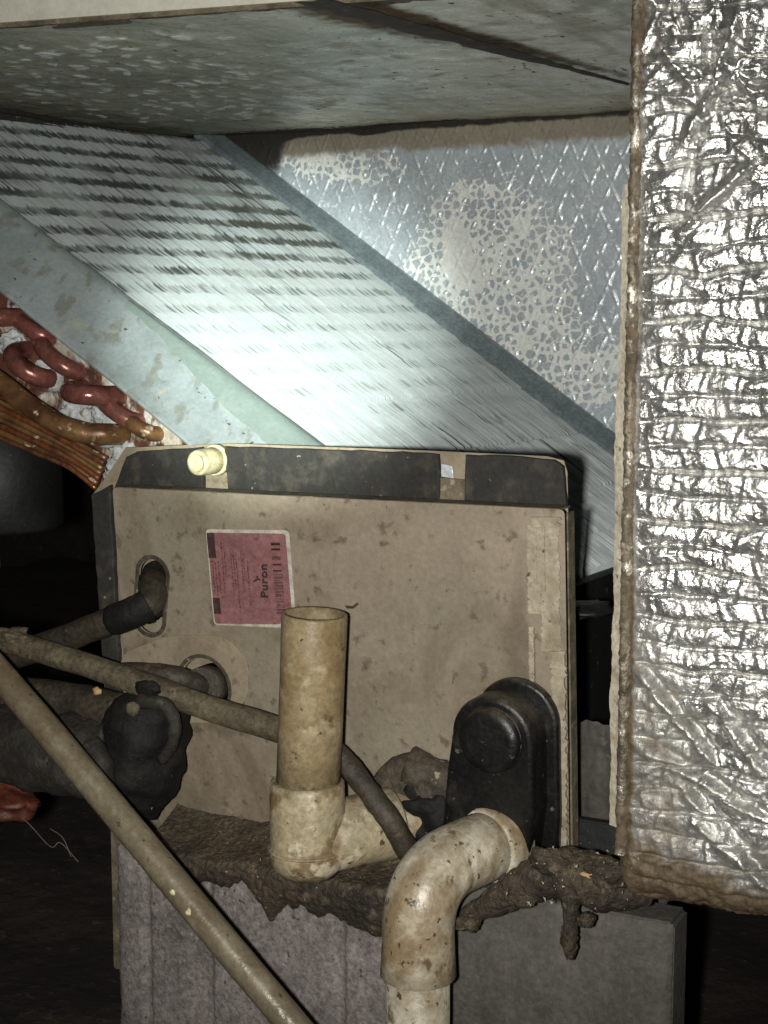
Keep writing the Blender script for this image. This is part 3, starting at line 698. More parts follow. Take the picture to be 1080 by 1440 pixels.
def ell(px, py, rx, ry, n=28, rot=0.0, jitter=0.0):
    c = pxz(px, py); out = []
    for k in range(n):
        t = 2 * math.pi * k / n; x = rx * math.cos(t); z = ry * math.sin(t)
        q_ = 1 + jitter * (random.random() - .5)
        out.append((c[0] + q_ * (x * math.cos(rot) - z * math.sin(rot)), c[1] + q_ * (x * math.sin(rot) + z * math.cos(rot))))
    return out
slot = []
for k in range(15):
    t = math.pi * k / 14; c = pxz(217, 808); slot.append((c[0] + 0.0135 * math.cos(t), c[1] + 0.0135 * math.sin(t)))
for k in range(15):
    t = math.pi + math.pi * k / 14; c = pxz(212, 868); slot.append((c[0] + 0.0135 * math.cos(t), c[1] + 0.0135 * math.sin(t)))
hole = ell(290, 963, 0.0235, 0.0235, jitter=0.02)
link('face', plate([outer, slot, hole], 0.0016, pmap, 0.0004), 'paint', pan)
# folded returns round the face
def strip(a, b, depth, t=0.0012):
    a = np.array(a); b = np.array(b); ya, yb = PY(a[1]), PY(b[1]); nrm = np.array([-(b - a)[1], (b - a)[0]]); nrm = nrm / np.linalg.norm(nrm) * t
    V = []
    for dy_ in (0.0008, depth):
        for p, y in ((a, ya), (b, yb)):
            V.append((p[0], y + dy_, p[1])); 
        for p, y in ((b, yb), (a, ya)):
            V.append((p[0] + nrm[0], y + dy_, p[1] + nrm[1]))
    return mesh(V, [(0, 1, 2, 3), (7, 6, 5, 4), (0, 4, 5, 1), (1, 5, 6, 2), (2, 6, 7, 3), (3, 7, 4, 0)])
link('top_return', strip(pxz(162, 687), pxz(786, 718), 0.022), 'dusty', pan)
link('side_return', strip(pxz(796, 721), pxz(803, 1205), 0.013), 'dusty', pan)
link('side_return', strip(pxz(190, 1170), pxz(162, 690), 0.026), 'dusty', pan)
# raised pad round the big hole
pad = rounded([pxz(172, 920), pxz(240, 893), pxz(318, 893), pxz(352, 930), pxz(350, 985), pxz(300, 1016), pxz(180, 1010)], 0.011)
hole2 = ell(290, 963, 0.0240, 0.0240)
link('hole_pad', plate([pad, hole2], 0.0012, pmapo(0.0017), 0.0004), 'paint_clean', pan)
rim = ell(290, 963, 0.0262, 0.0262); hole3 = ell(290, 963, 0.0241, 0.0241)
link('hole_rim', plate([rim, hole3], 0.0012, pmapo(0.0030), 0.0004), 'dirty_plastic', pan)
def slotring(r):
    out = []
    for k in range(15):
        t = math.pi * k / 14; c = pxz(217, 808); out.append((c[0] + r * math.cos(t), c[1] + r * math.sin(t)))
    for k in range(15):
        t = math.pi + math.pi * k / 14; c = pxz(212, 868); out.append((c[0] + r * math.cos(t), c[1] + r * math.sin(t)))
    return out
link('slot_rim', plate([slotring(0.0165), slotring(0.0138)], 0.0012, pmapo(0.0017), 0.0004), 'dirty_plastic', pan)
# label
def lp(zx, zy): return pxz(270 + zx / 6.353, 720 + zy / 6.353)
lab = link('label', plate([rounded([lp(135, 150), lp(880, 160), lp(945, 1035), lp(210, 1005)], 0.004)], 0.0004, pmapo(0.0018)), 'label_white', pan)
tag(lab, 'pink sticker with barcode and dark lettering')
def child_of(parent, name, me, mat):
    o = bpy.data.objects.new(name, me); COL.objects.link(o); o.parent = parent
    me.transform(Matrix.Translation(-Vector(pan['_b'])))
    me.materials.append(M[mat]); return o
child_of(lab, 'pink_field', plate([rounded([lp(150, 180), lp(848, 190), lp(905, 870), lp(800, 1000), lp(222, 992)], 0.003)], 0.0003, pmapo(0.0023)), 'label_pink')
INK = 0.0027
def quad(zx0, zy0, zx1, zy1, sk=0.085):
    f = lambda x, y: (x + sk * (y - 180), y)
    return [lp(*f(zx0, zy0)), lp(*f(zx1, zy0)), lp(*f(zx1, zy1)), lp(*f(zx0, zy1))]
def ink(name, quads, mat): child_of(lab, name, join([plate([q_], 0.0002, pmapo(INK)) for q_ in quads]), mat)
ink('black_block', [quad(148, 182, 214, 408)], 'ink'); ink('black_block', [quad(152, 762, 215, 905)], 'ink')
bars = []; y = 268
for (hgt, gap) in ((24, 26), (22, 52), (30, 34), (18, 40), (14, 22), (12, 10), (20, 9), (8, 10), (16, 8), (26, 8), (10, 12), (20, 8), (30, 9), (12, 8), (22, 10), (34, 8), (16, 10), (22, 6)):
    bars.append(quad(712, y, 790, y + hgt)); y += hgt + gap
ink('barcode', bars, 'ink_faint')
ink('barcode', [quad(712, 272, 792, 294), quad(712, 322, 792, 340), quad(714, 462, 790, 474), quad(714, 516, 788, 528)], 'ink')
prt = []
for cx, y0, y1 in ((170, 430, 730), (196, 440, 740), (222, 430, 720), (262, 260, 720), (284, 270, 560), (340, 330, 700), (362, 340, 690), (384, 360, 900), (432, 310, 720), (450, 320, 560), (482, 430, 830)):
    y = y0
    while y < y1:
        ll = rng.uniform(8, 34); prt.append(quad(cx + rng.uniform(-2, 2), y, cx + rng.uniform(9, 15), min(y + ll, y1))); y += ll + rng.uniform(4, 10)
ink('small_print', prt, 'ink_faint')
tc_ = bpy.data.curves.new('t', 'FONT'); tc_.body = 'Puron'; tc_.size = 1.0; tc_.offset = 0.04; tc_.space_character = 1.08; tc_.extrude = 0.02
to = bpy.data.objects.new('t', tc_); COL.objects.link(to)
me = bpy.data.meshes.new_from_object(to.evaluated_get(bpy.context.evaluated_depsgraph_get())); bpy.data.objects.remove(to)
tw = max(v.co.x for v in me.vertices)
p0 = np.array(lp(697, 765)); p1 = np.array(lp(684, 462)); ax = p1 - p0; xh = np.array(lp(632, 762)) - p0
for v in me.vertices:
    w = p0 + ax * (v.co.x / tw) + xh * (v.co.y / 0.72); v.co = Vector((w[0], PY(w[1]) - INK - 0.0002 - 0.0002 * (v.co.z > 0), w[1]))
me.materials.clear(); child_of(lab, 'lettering', me, 'ink')
leaf = []
for (cx, cy, rx, ry, a) in ((585, 606, 26, 10, -0.6), (612, 596, 20, 8, 0.5), (600, 575, 12, 7, 0.2)):
    leaf.append([lp(cx + rx * math.cos(t) * math.cos(a) - ry * math.sin(t) * math.sin(a), cy + rx * math.cos(t) * math.sin(a) + ry * math.sin(t) * math.cos(a)) for t in np.linspace(0, 2 * math.pi, 14)[:-1]])
ink('emblem', leaf, 'ink')
# peeling cream tape strips on the right edge of the face
def ragged(px0, px1, py0, py1, out, n=60, amp=1.6, th=0.0011):
    L_, R_ = [], []
    for i in range(n):
        t = i / (n - 1); py = py0 + (py1 - py0) * t
        L_.append((px0 + 0.012 * (py - py0) + amp * (random.random() - .5), py)); R_.append((px1 + 0.012 * (py - py0) + amp * (random.random() - .5), py))
    return plate([[pxz(*p) for p in L_ + R_[::-1]]], th, pmapo(out), 0.0003)
link('peeling_tape', ragged(743, 760, 738, 862, 0.0018), 'caulk', pan)
link('peeling_tape', ragged(758, 768, 742, 830, 0.0036), 'caulk', pan)
link('peeling_tape', ragged(762, 787, 740, 915, 0.0018, amp=4), 'caulk', pan)
link('peeling_tape', ragged(747, 753, 880, 962, 0.0018, th=0.003), 'caulk', pan)
link('peeling_tape', ragged(778, 797, 915, 1190, 0.0018, amp=5, th=0.003), 'caulk', pan)
link('peeling_tape', ragged(752, 787, 727, 740, 0.0018, n=6, amp=9, th=0.0025), 'caulk', pan)
# panel stands on its bent lower lip
V0 = [pxz(193, 1168), pxz(801, 1206)]
link('scuff_mark', plate([[pxz(487, 851), pxz(497, 852), pxz(504, 847), pxz(506, 849), pxz(499, 855), pxz(490, 855)]], 0.0006, pmapo(0.0017), 0.0001), 'seam', pan)
# back plate
YK = 0.004
def kx(px, py): p = at(px, py, YK); return (p[0], p[2])
def kmap(off): return lambda u, w, o: Vector((u, YK - off - o, w))
bp = thing('back_plate', 'beige sheet metal plate with black foam strips standing behind the beige panel', 'metal plate', (0.0, YK, -0.17))
bo = [kx(133, 694), kx(150, 672), kx(178, 630), kx(240, 627), kx(330, 624), kx(600, 634), kx(770, 642), kx(793, 648), kx(798, 664), kx(806, 1190), kx(160, 1160)]
link('sheet', plate([bo], 0.0015, kmap(0.0), 0.0004), 'paint_clean', bp)
def foam(pts, r=0.0025, th=0.006, amp=1.6):
    dense = []
    for i in range(len(pts)):
        a, b = np.array(pts[i]), np.array(pts[(i + 1) % len(pts)]); n_ = max(2, int(np.linalg.norm(b - a) / 14))
        for k in range(n_): dense.append(tuple(a + (b - a) * k / n_ + (np.random.default_rng(i * 50 + k).random(2) - .5) * amp * (k > 0)))
    link('foam_strip', plate([[kx(*p) for p in dense]], th, kmap(0.0016), 0.0012), 'foam', bp)
foam([(170, 684), (186, 643), (200, 636), (288, 630), (290, 686)])
foam([(324, 629), (420, 632), (600, 638), (619, 640), (622, 676), (620, 706), (330, 700)])
foam([(662, 641), (720, 642), (782, 648), (794, 656), (799, 708), (660, 712)])
foam([(137, 696), (160, 684), (176, 1000), (158, 1000)])
link('foam_strip', plate([[kx(*p) for p in ((622, 672), (660, 676), (660, 712), (622, 708))]], 0.004, kmap(0.0016), 0.001), 'dusty', bp)
link('silver_chip', plate([[kx(*p) for p in ((624, 652), (638, 656), (640, 671), (624, 669))]], 0.002, kmap(0.002), 0.0005), 'silver_bit', bp)
# plug: base washer, barrel and recessed end
pc = at(309, 646, YK)
plug = thing('wire_plug', 'short round cream plastic plug sticking out above the beige panel', 'plug', (pc[0], YK, pc[2]))
link('flange', tube([pc + np.array([0, -0.001, 0]), pc + np.array([0, -0.009, 0])], [0.0125, 0.012], 20, 0.05), 'plug', plug)
d_ = np.array([-0.08, -1, -0.02]); d_ = d_ / np.linalg.norm(d_)
link('barrel', tube([pc + d_ * 0.030, pc + d_ * 0.029, pc + d_ * 0.027, pc + d_ * 0.018, pc + d_ * 0.004], [0.0095, 0.0101, 0.0105, 0.0108, 0.0112], 24, 0.0, hollow=0.30), 'plug', plug)
link('end_disc', tube([pc + d_ * 0.028, pc + d_ * 0.024], [0.0060, 0.0070], 18), 'plug', plug)

# ------------------------------------------------------------------ drain pan behind and below the panel
dp = thing('drain_pan', 'black plastic drain pan with mud-caked lip under the beige panel', 'drain pan', (0.0, 0.1, -0.185))
link('tray', join([box(-0.195, 0.235, 0.012, 0.55, -0.185, -0.176), box(-0.195, 0.235, 0.012, 0.02, -0.176, -0.12, 0.001), box(0.227, 0.235, 0.02, 0.55, -0.176, -0.12, 0.001)]), 'black_metal', dp)
# black drain port housing: arched block with a round cap
hc = pxz(720, 1022)
port = thing('drain_port_housing', 'glossy black plastic arched drain port with round cap on the panel corner', 'drain port', (hc[0], PY(hc[1]), hc[1]))
arch = []
for k in range(25):
    t = math.pi * (1 - k / 24); arch.append((hc[0] + 0.0275 * math.cos(t), hc[1] + 0.0275 * math.sin(t)))
arch += [(hc[0] + 0.0270, hc[1] - 0.05), (hc[0] + 0.020, hc[1] - 0.095), (hc[0] - 0.006, hc[1] - 0.100), (hc[0] - 0.040, hc[1] - 0.085), (hc[0] - 0.033, hc[1] - 0.03)]
link('body', plate([arch], 0.036, pmapo(0.002), 0.004), 'black_plastic', port)
arch2 = []
for k in range(25):
    t = math.pi * (1 - k / 24); arch2.append((hc[0] + 0.008 + 0.0290 * math.cos(t), hc[1] + 0.008 + 0.0290 * math.sin(t)))
arch2 += [(hc[0] + 0.0365, hc[1] - 0.06), (hc[0] + 0.034, hc[1] - 0.10), (hc[0] - 0.03, hc[1] - 0.10)]
link('back_flange', plate([arch2], 0.010, pmapo(0.0018), 0.003), 'black_plastic', port)
cc = np.array([hc[0], PY(hc[1]) - 0.038, hc[1]])
link('cap', tube([cc + np.array([0, -0.0075, 0]), cc + np.array([0, -0.0070, 0]), cc + np.array([0, -0.004, 0]), cc + np.array([0, 0.003, 0])], [0.016, 0.0215, 0.0235, 0.0240], 40), 'black_plastic', port)
ringp = [cc + np.array([0.0236 * math.cos(t), -0.002, 0.0236 * math.sin(t)]) for t in np.linspace(0, 2 * math.pi, 49)]
link('cap_ring', tube(ringp, 0.0008, 8), 'black_plastic', port)
rib = []
for dx_ in (-0.012, 0.012, 0.026):
    rib.append(box(hc[0] + dx_ - 0.0018, hc[0] + dx_ + 0.0018, cc[1] - 0.003, cc[1] + 0.004, hc[1] - 0.088, hc[1] - 0.032, 0.001))
# second port stub beside it
c2 = pp(583, 1112)
stub = thing('drain_stub', 'dirt-coated round drain stub between standpipe tee and black port', 'drain stub', tuple(c2))
link('boss', tube([c2 + np.array([0, -0.022, 0]), c2 + np.array([0, -0.019, 0]), c2 + np.array([0, 0.004, 0])], [0.024, 0.029, 0.031], 32, 0.08), 'dirty_plastic', stub)
link('bridge', tube(smooth_path([c2 + np.array([0.0, -0.009, 0.020]), c2 + np.array([0.025, -0.008, 0.014]), c2 + np.array([0.055, -0.006, 0.004])], 6), [0.016] * 13, 18, 0.2), 'dirty_plastic', stub)
link('black_seal', lump(c2 + np.array([0.018, -0.016, -0.014]), (0.026, 0.014, 0.024), 8, 0.4), 'black_rubber', stub)

# ------------------------------------------------------------------ concrete blocks
YBK = -0.062
def block(name, x0, x1, flutes, mat, label, y0=YBK, ztop=-0.178, dpt_=0.19):
    # front profile in x with shallow flutes, extruded down
    xs_ = np.linspace(x0, x1, 160); zs_ = np.linspace(-0.415, ztop, 70)
    XX_, ZZ_ = np.meshgrid(xs_, zs_, indexing='ij')
    dep = np.zeros_like(XX_)
    for (cx, w, d) in flutes: dep = np.maximum(dep, d * sstep(w / 2 + 0.003, w / 2 - 0.001, np.abs(XX_ - cx)))
    edge = np.minimum.reduce([XX_ - x0, x1 - XX_, ztop - ZZ_])
    dep = dep + 0.005 * np.exp(-edge / 0.0035) * (0.4 + fbm(XX_ * 60, ZZ_ * 60, 5)) + 0.0012 * (fbm(XX_ * 130, ZZ_ * 130, 8) - .5)
    front = np.stack([XX_, y0 + dep, ZZ_], -1)
    t = thing(name, label, 'concrete block', ((x0 + x1) / 2, y0 + 0.09, -0.42), 'concrete blocks under the panel')
    link('front_face', grid_mesh(front), mat, t)
    link('core', box(x0 + 0.001, x1 - 0.001, y0 + 0.009, y0 + dpt_, -0.419, ztop - 0.0015, 0.003), mat, t)
    return t
xl = at(163, 1330, YBK)[0]; xm = at(612, 1330, YBK)[0]; xr = at(941, 1330, YBK)[0]
gx = lambda p: at(p, 1350, YBK)[0]
block('concrete_block', xl, xm, [(gx(207), 0.006, 0.003), (gx(283), 0.020, 0.003), (gx(478), 0.006, 0.003)], 'concrete', 'grey fluted concrete block beneath the standpipe at lower left')
block('concrete_block', xm + 0.004, xr, [], 'concrete_shaded', 'smooth concrete block with painted-in shade, right of the white drain elbow', y0=YBK + 0.004, ztop=-0.161, dpt_=0.045)

# ------------------------------------------------------------------ mud and fibre caked along the panel foot
nu, nv = 300, 60
ux = np.linspace(at(205, 1180, -0.06)[0], at(640, 1230, -0.06)[0], nu)
hang = 0.004 + 0.024 * np.clip(fbm(ux * 26, ux * 0 + 2, 5) - 0.32, 0, 1) + 0.014 * np.clip(fbm(ux * 110, ux * 0, 6) - .4, 0, 1)
for (px, dd_, w_) in ((255, 0.026, 0.012), (378, 0.024, 0.012), (300, 0.012, 0.03), (520, 0.026, 0.02), (440, 0.020, 0.03)):
    hang = hang + dd_ * np.exp(-((ux - at(px, 1220, -0.066)[0]) / w_) ** 2)
zt0 = -0.170 + 0.010 * (fbm(ux * 20, ux * 0 + 7, 9) - .3)
P = np.zeros((nu, nv, 3))
for jv in range(nv):
    f = jv / (nv - 1)
    if f < 0.4:
        g_ = f / 0.4; yv = -0.010 + (YBK - 0.002 + 0.010) * g_; zv = zt0 + 0.016 * (1 - g_) ** 2 - 0.004 * g_
    elif f < 0.5:
        g_ = (f - 0.4) / 0.1; yv = YBK - 0.002 - 0.006 * math.sin(g_ * math.pi / 2); zv = zt0 - 0.004 - 0.006 * (1 - math.cos(g_ * math.pi / 2))
    else:
        g_ = (f - .5) / .5; yv = YBK - 0.008 + 0.009 * g_ ** 3; zv = zt0 - 0.010 - hang * g_
    nz_ = 0.003 * (fbm(ux * 45, zv * 45 + yv * 45, 12) - .5) + 0.0022 * (ridge(ux * 150, zv * 150 + yv * 120, 14, 2) - .5)
    P[:, jv] = np.stack([ux, yv - nz_ * (1 if f >= .4 else .3), zv + nz_ * (0.8 if f < .45 else 0.1)], -1)
tag(link('mud_crust', grid_mesh(P), 'mud'), 'dark mud crust hanging over the fluted block below the beige panel', 'mud', kind='stuff')
pth = [at(652, 1288, -0.09), at(690, 1272, -0.09), at(735, 1246, -0.088), at(785, 1228, -0.085), at(835, 1236, -0.085), at(880, 1252, -0.083), at(915, 1266, -0.075)]
pth = smooth_path(pth, 12); nn_ = len(pth)
rad = [float(np.interp(i / (nn_ - 1), [0, .15, .35, .55, .75, 1], [0.005, 0.009, 0.014, 0.019, 0.019, 0.004])) for i in range(nn_)]
ms = [tube(pth, rad, 40, 0.16, 5)]
for (px, py, rx_, rz_) in ((801, 1256, .0055, .022), (803, 1288, .0048, .016), (800, 1318, 0.0062, 0.011), (803, 1334, 0.004, 0.007), (824, 1294, 0.006, 0.005), (662, 1297, .0068, .006), (651, 1298, .0055, 0.005), (776, 1212, 0.016, 0.010), (850, 1232, 0.014, 0.009), (730, 1262, 0.012, 0.006)):
    ms.append(lump(at(px, py, -0.098), (rx_, 0.007, rz_), int(px * 3 + py), 0.28, 4, 2.8))
tag(link('mud_ledge', join(ms), 'mud'), 'lumpy brown mud ledge with a dangling clot below the black port', 'mud', kind='stuff')

fl_ = []
def fleck(c, r):
    a_ = rng.uniform(0, 6.28, 3); V_ = [c + r * (0.4 + rng.random()) * np.array([math.cos(t_), -0.35 * rng.random() - .1, math.sin(t_)]) for t_ in (a_[0], a_[0] + 1.6 + .5 * rng.random(), a_[0] + 3.4)]
    V_.append(c + np.array([0, 0.4 * r, 0])); return mesh(V_, [(0, 1, 2), (0, 3, 1), (1, 3, 2), (2, 3, 0)])
for k in range(70):
    px = rng.uniform(690, 900); py = 1180 + rng.uniform(0, 95) + 0.1 * abs(px - 800)
    fl_.append(fleck(at(px, py, -0.112 - 0.004 * rng.random()), rng.choice([0.0005, 0.0009, 0.0015], p=[.6, .3, .1])))
for k in range(60):
    px = rng.uniform(220, 540); fl_.append(fleck(at(px, rng.uniform(1160, 1235), -0.074), rng.choice([0.0005, 0.0008, 0.0013], p=[.6, .3, .1])))
tag(link('debris_flecks', join(fl_), 'caulk'), 'pale flecks of debris sprinkled over the mud', 'debris', kind='stuff')

# ------------------------------------------------------------------ PVC standpipe and tee
D = 0.0238
sp_c = at(433, 1000, -0.095); sx, sy = sp_c[0], sp_c[1]
ztop = at(433, 862, sy)[2]; zc = at(439, 1100, sy)[2]; zbt = at(437, 1222, sy)[2]
st = thing('pvc_standpipe', 'open-topped stained PVC standpipe rising from a tee', 'pipe', (sx, sy, zbt))
lean_ = 0.006
def ax_(z): return np.array([sx + lean_ * (z - zc) / (ztop - zc), sy, z])
link('pipe', tube([ax_(ztop), ax_(ztop - 0.002), ax_(ztop * .66 + zc * .34), ax_(ztop * .33 + zc * .67), ax_(zc - 0.004)], [D, D + .0003, D, D, D], 40, 0.012, hollow=0.13), 'pvc_old', st)
zz = [zc + 0.001, zc, zc - 0.004, zc - 0.03, zc - 0.05, zbt + 0.012, zbt + 0.004, zbt - 0.004]
rr = [0.0255, 0.0272, 0.0278, 0.0280, 0.0282, 0.0284, 0.0270, 0.0200]
link('tee_body', tube([np.array([sx - 0.001, sy, z]) for z in zz], rr, 40, 0.015, 2), 'pvc_tee', st)
link('tee_bead', tube([np.array([sx - 0.001 + 0.0284 * math.cos(t), sy + 0.0284 * math.sin(t), zbt + 0.016]) for t in np.linspace(0, 2 * math.pi, 41)], 0.0012, 8), 'pvc_tee', st)
b0 = np.array([sx, sy, (zc + zbt) / 2 - 0.012]); b1 = b0 + np.array([0.042, 0.056, 0.004])
bd = b1 - b0
link('tee_branch', tube([b0, b0 + bd * .5, b0 + bd * .9, b0 + bd * .97, b1], [0.0262, 0.0264, 0.0270, 0.0274, 0.0255], 36, 0.015, 5), 'pvc_tee', st)
link('branch_pipe', tube([b0 + bd * .9, b0 + bd * 1.55], 0.0235, 32, 0.01, 6), 'pvc_old', st)
# dark branch line running down past the tee
pth = [at(452, 1040, -0.066), at(485, 1072, -0.070), at(520, 1115, -0.074), at(552, 1160, -0.074), at(580, 1205, -0.06)]
tag(link('drain_hose', tube(smooth_path(pth, 8), 0.0085, 16, 0.14, 4), 'line_dark'), 'short dirty hose slanting down between the tee and the white elbow', 'hose')

# ------------------------------------------------------------------ PVC drain elbow
ex = at(588, 1400, -0.125)
xe, ye = ex[0], ex[1]
zco = at(588, 1372, ye)[2]; zben = at(588, 1262, ye)[2]
j = pp(716, 1166, 0.004)
el = thing('pvc_drain_elbow', 'spattered white PVC drain elbow turning down from the black port', 'pipe', (xe, ye, -0.42))
top = np.array([xe, ye, zben])
e1 = j + np.array([0.0, -0.030, -0.001])
corner = np.array([xe, ye, e1[2] - 0.004])
arm = corner - e1; la = np.linalg.norm(arm); arm = arm / la; rf = min(0.040, la * 0.75)
path = [e1, e1 + arm * (la - rf) * 0.5]
pA = corner - arm * rf; pB = corner + np.array([0, 0, -rf])
for k in range(13):
    t = k / 12; path.append((1 - t) ** 2 * pA + 2 * t * (1 - t) * corner + t * t * pB)
top = path[-1]
link('elbow', tube(path + [top * .5 + np.array([xe, ye, zco]) * .5, np.array([xe, ye, zco + 0.001]), np.array([xe, ye, zco])], [0.0252] * len(path) + [0.0258, 0.0266, 0.0250], 40, 0.012, 3), 'pvc_white', el)
d0 = -arm; d0 = d0 / np.linalg.norm(d0)
link('socket', tube([e1 - d0 * 0.010, e1 - d0 * 0.008, e1 + d0 * 0.014, e1 + d0 * 0.017], [0.0255, 0.0276, 0.0280, 0.0255], 40, 0.02, 9), 'pvc_white', el)
link('stub_pipe', tube([e1 + d0 * 0.010, j + np.array([0, 0.012, 0])], 0.0225, 36, 0.01, 6), 'dirty_plastic', el)
link('down_pipe', tube([np.array([xe, ye, zco + 0.01]), np.array([xe, ye, -0.3]), np.array([xe, ye, -0.425])], 0.0222, 40, 0.01, 8), 'pvc_white', el)

# ------------------------------------------------------------------ pipes at the left
cn = thing('conduit', 'long dirty grey-brown conduit leaning diagonally across the lower left', 'conduit', tuple(at(420, 1452, -0.165)))
a = at(-60, 880, -0.150); b = at(440, 1475, -0.168)
mid = a * .5 + b * .5
link('pipe', tube(smooth_path([a, a * .7 + b * .3 + np.array([0, 0, 0.0025]), a * .35 + b * .65 + np.array([0, 0, 0.001]), b], 10), 0.0112, 24, 0.03, 2), 'conduit', cn)
for (t, sd) in ((0.655, 1), (0.70, 2)):
    c = a * (1 - t) + b * t + np.array([0.0, -0.0105, 0.003]); link('speck', lump(c, (0.0026, 0.0012, 0.0026), sd, 0.5, 2), 'plug', cn)

ll = thing('liquid_line', 'dirt-coated copper line sloping from left edge to behind the standpipe', 'pipe', tuple(at(390, 1030, -0.066)))
pth = [at(-60, 885, -0.085), at(20, 905, -0.085), at(100, 928, -0.082), at(200, 962, -0.080), at(300, 998, -0.074), at(405, 1030, -0.068), at(470, 1056, -0.066)]
link('pipe', tube(smooth_path(pth, 8), 0.0098, 20, 0.10, 3), 'line_dirt', ll)
c = at(211, 967, -0.088)
link('black_band', lump(c + np.array([0, -0.003, 0]), (0.0105, 0.006, 0.0065), 5, 0.2), 'black_rubber', ll)
link('clay_patch', lump(at(20, 898, -0.088), (0.016, 0.009, 0.008), 6, 0.5), 'line_dirt', ll)

sl = thing('suction_line', 'dark brown suction line bending out of the oval slot', 'pipe', tuple(at(215, 850, -0.05)))
pth = [at(-60, 948, -0.055), at(0, 930, -0.055), at(90, 898, -0.058), at(150, 875, -0.062), at(190, 860, -0.062), at(212, 846, -0.050), at(216, 820, -0.030), at(219, 806, 0.0)]
link('pipe', tube(smooth_path(pth, 8), 0.0112, 20, 0.10, 5), 'line_dark', sl)
link('elbow_sleeve', tube(smooth_path([at(160, 872, -0.062), at(188, 861, -0.063), at(207, 850, -0.056)], 6), [0.0128] * 13, 20, 0.06, 6), 'black_rubber', sl)
link('slot_grommet', lump(at(214, 838, -0.030), (0.0105, 0.012, 0.024), 4, 0.25), 'black_rubber', sl)

s2 = thing('suction_stub', 'dark copper stub coming out of the round hole in the panel', 'pipe', tuple(at(290, 963, -0.03)))
pth = [at(150, 948, -0.06), at(200, 946, -0.062), at(250, 953, -0.058), at(290, 966, -0.030), at(322, 950, 0.03)]
link('pipe', tube(smooth_path(pth, 8), [0.0085] * 20 + [0.0095] * 5 + [0.0135] * 8, 20, 0.08, 7), 'line_dark', s2)
link('collar', tube([at(283, 968, -0.042), at(300, 962, -0.012)], [0.0165, 0.0175], 24, 0.05, 2), 'line_dark', s2)

vl = thing('wrapped_valve', 'black wrapped valve lump with grey clamp hanging under the copper line', 'valve', tuple(at(150, 1090, -0.08)))
link('body', tube(smooth_path([at(206, 968, -0.070), at(208, 990, -0.070), at(204, 1030, -0.070), at(196, 1075, -0.068), at(186, 1118, -0.066), at(182, 1128, -0.066)], 6), [float(v) for v in np.interp(np.linspace(0, 1, 31), [0, .08, .3, .6, .9, 1], [.012, .027, .034, .036, .024, .010])], 36, 0.16, 6), 'black_rubber', vl)
link('sleeve', tube(smooth_path([at(-50, 1040, -0.080), at(20, 1046, -0.083), at(90, 1058, -0.086), at(140, 1066, -0.086), at(156, 1068, -0.084)], 7), [float(v) for v in np.interp(np.linspace(0, 1, 29), [0, .3, .6, .9, 1], [.030, .034, .033, .028, .018])], 36, 0.16, 12), 'grey_wrap', vl)
link('hanging_wrap', tube(smooth_path([at(128, 1040, -0.112), at(140, 1075, -0.114), at(146, 1105, -0.108), at(143, 1122, -0.10)], 6), [float(v) for v in np.interp(np.linspace(0, 1, 19), [0, .3, .8, 1], [.006, .011, .009, .004])], 18, 0.2, 22), 'grey_wrap', vl)
link('neck', tube(smooth_path([at(-40, 985, -0.06), at(40, 980, -0.065), at(110, 990, -0.068), at(175, 1005, -0.07)], 6), 0.016, 18, 0.15, 8), 'line_dark', vl)
link('clamp', tube(smooth_path([at(196, 985, -0.098), at(232, 992, -0.098), at(246, 1020, -0.096), at(240, 1050, -0.094), at(228, 1068, -0.09)], 8), [0.0055] * 20 + [0.0045] * 13, 12, 0.25, 4), 'grey_wrap', vl)
link('screw', lump(at(187, 997, -0.108), (0.0058, 0.004, 0.0058), 3, 0.15, 3), 'line_dirt', vl)
link('chip', lump(at(178, 1126, -0.090), (0.0055, 0.003, 0.0045), 3, 0.4, 2), 'tan', vl)
link('chip', lump(at(137, 972, -0.085), (0.0045, 0.003, 0.0035), 9, 0.4, 2), 'tan', vl)

rd = tag(link('red_cover', lump(at(8, 1120, -0.06), (0.030, 0.02, 0.016), 17, 0.35, 4), 'red'), 'orange-red plastic cover poking in at the left edge', 'plastic cover')
web = tube(smooth_path([at(-20, 1135, -0.07), at(30, 1150, -0.07), at(70, 1190, -0.072), at(85, 1185, -0.07), at(110, 1212, -0.07)], 8), 0.0004, 6, 0.5)
tag(link('loose_wire', join([web, tube(smooth_path([at(70, 1165, -0.07), at(88, 1178, -0.07), at(100, 1205, -0.07)], 6), 0.0004, 6)]), 'thread'), 'thin pale wire dangling in the dark below the red cover', 'wire')

# post at the left of the block and dark can behind
tag(link('pan_leg', box(at(150, 1190, -0.04)[0], at(166, 1190, -0.04)[0] + 0.004, -0.035, -0.02, -0.30, -0.176, 0.001), 'dusty'), 'narrow brown metal strip beside the left concrete block edge', 'metal strip')
kc = at(-10, 660, 0.16)
can = thing('black_canister', 'black round canister hanging in the dark below the coil, grey rim', 'canister', (kc[0], 0.16, at(0, 740, 0.16)[2]))
zt_, zb_ = at(0, 560, 0.16)[2], at(0, 742, 0.16)[2]
link('shell', tube([np.array([kc[0], 0.16, zb_]), np.array([kc[0], 0.16, zb_ + 0.004]), np.array([kc[0], 0.16, zt_])], [0.066, 0.070, 0.070], 40), 'black_metal', can)
link('rim', tube([np.array([kc[0] - 0.02, 0.10, zb_ - 0.003]), np.array([kc[0] - 0.02, 0.10, zb_ + 0.003])], [0.045, 0.046], 36), 'green_grey', can)

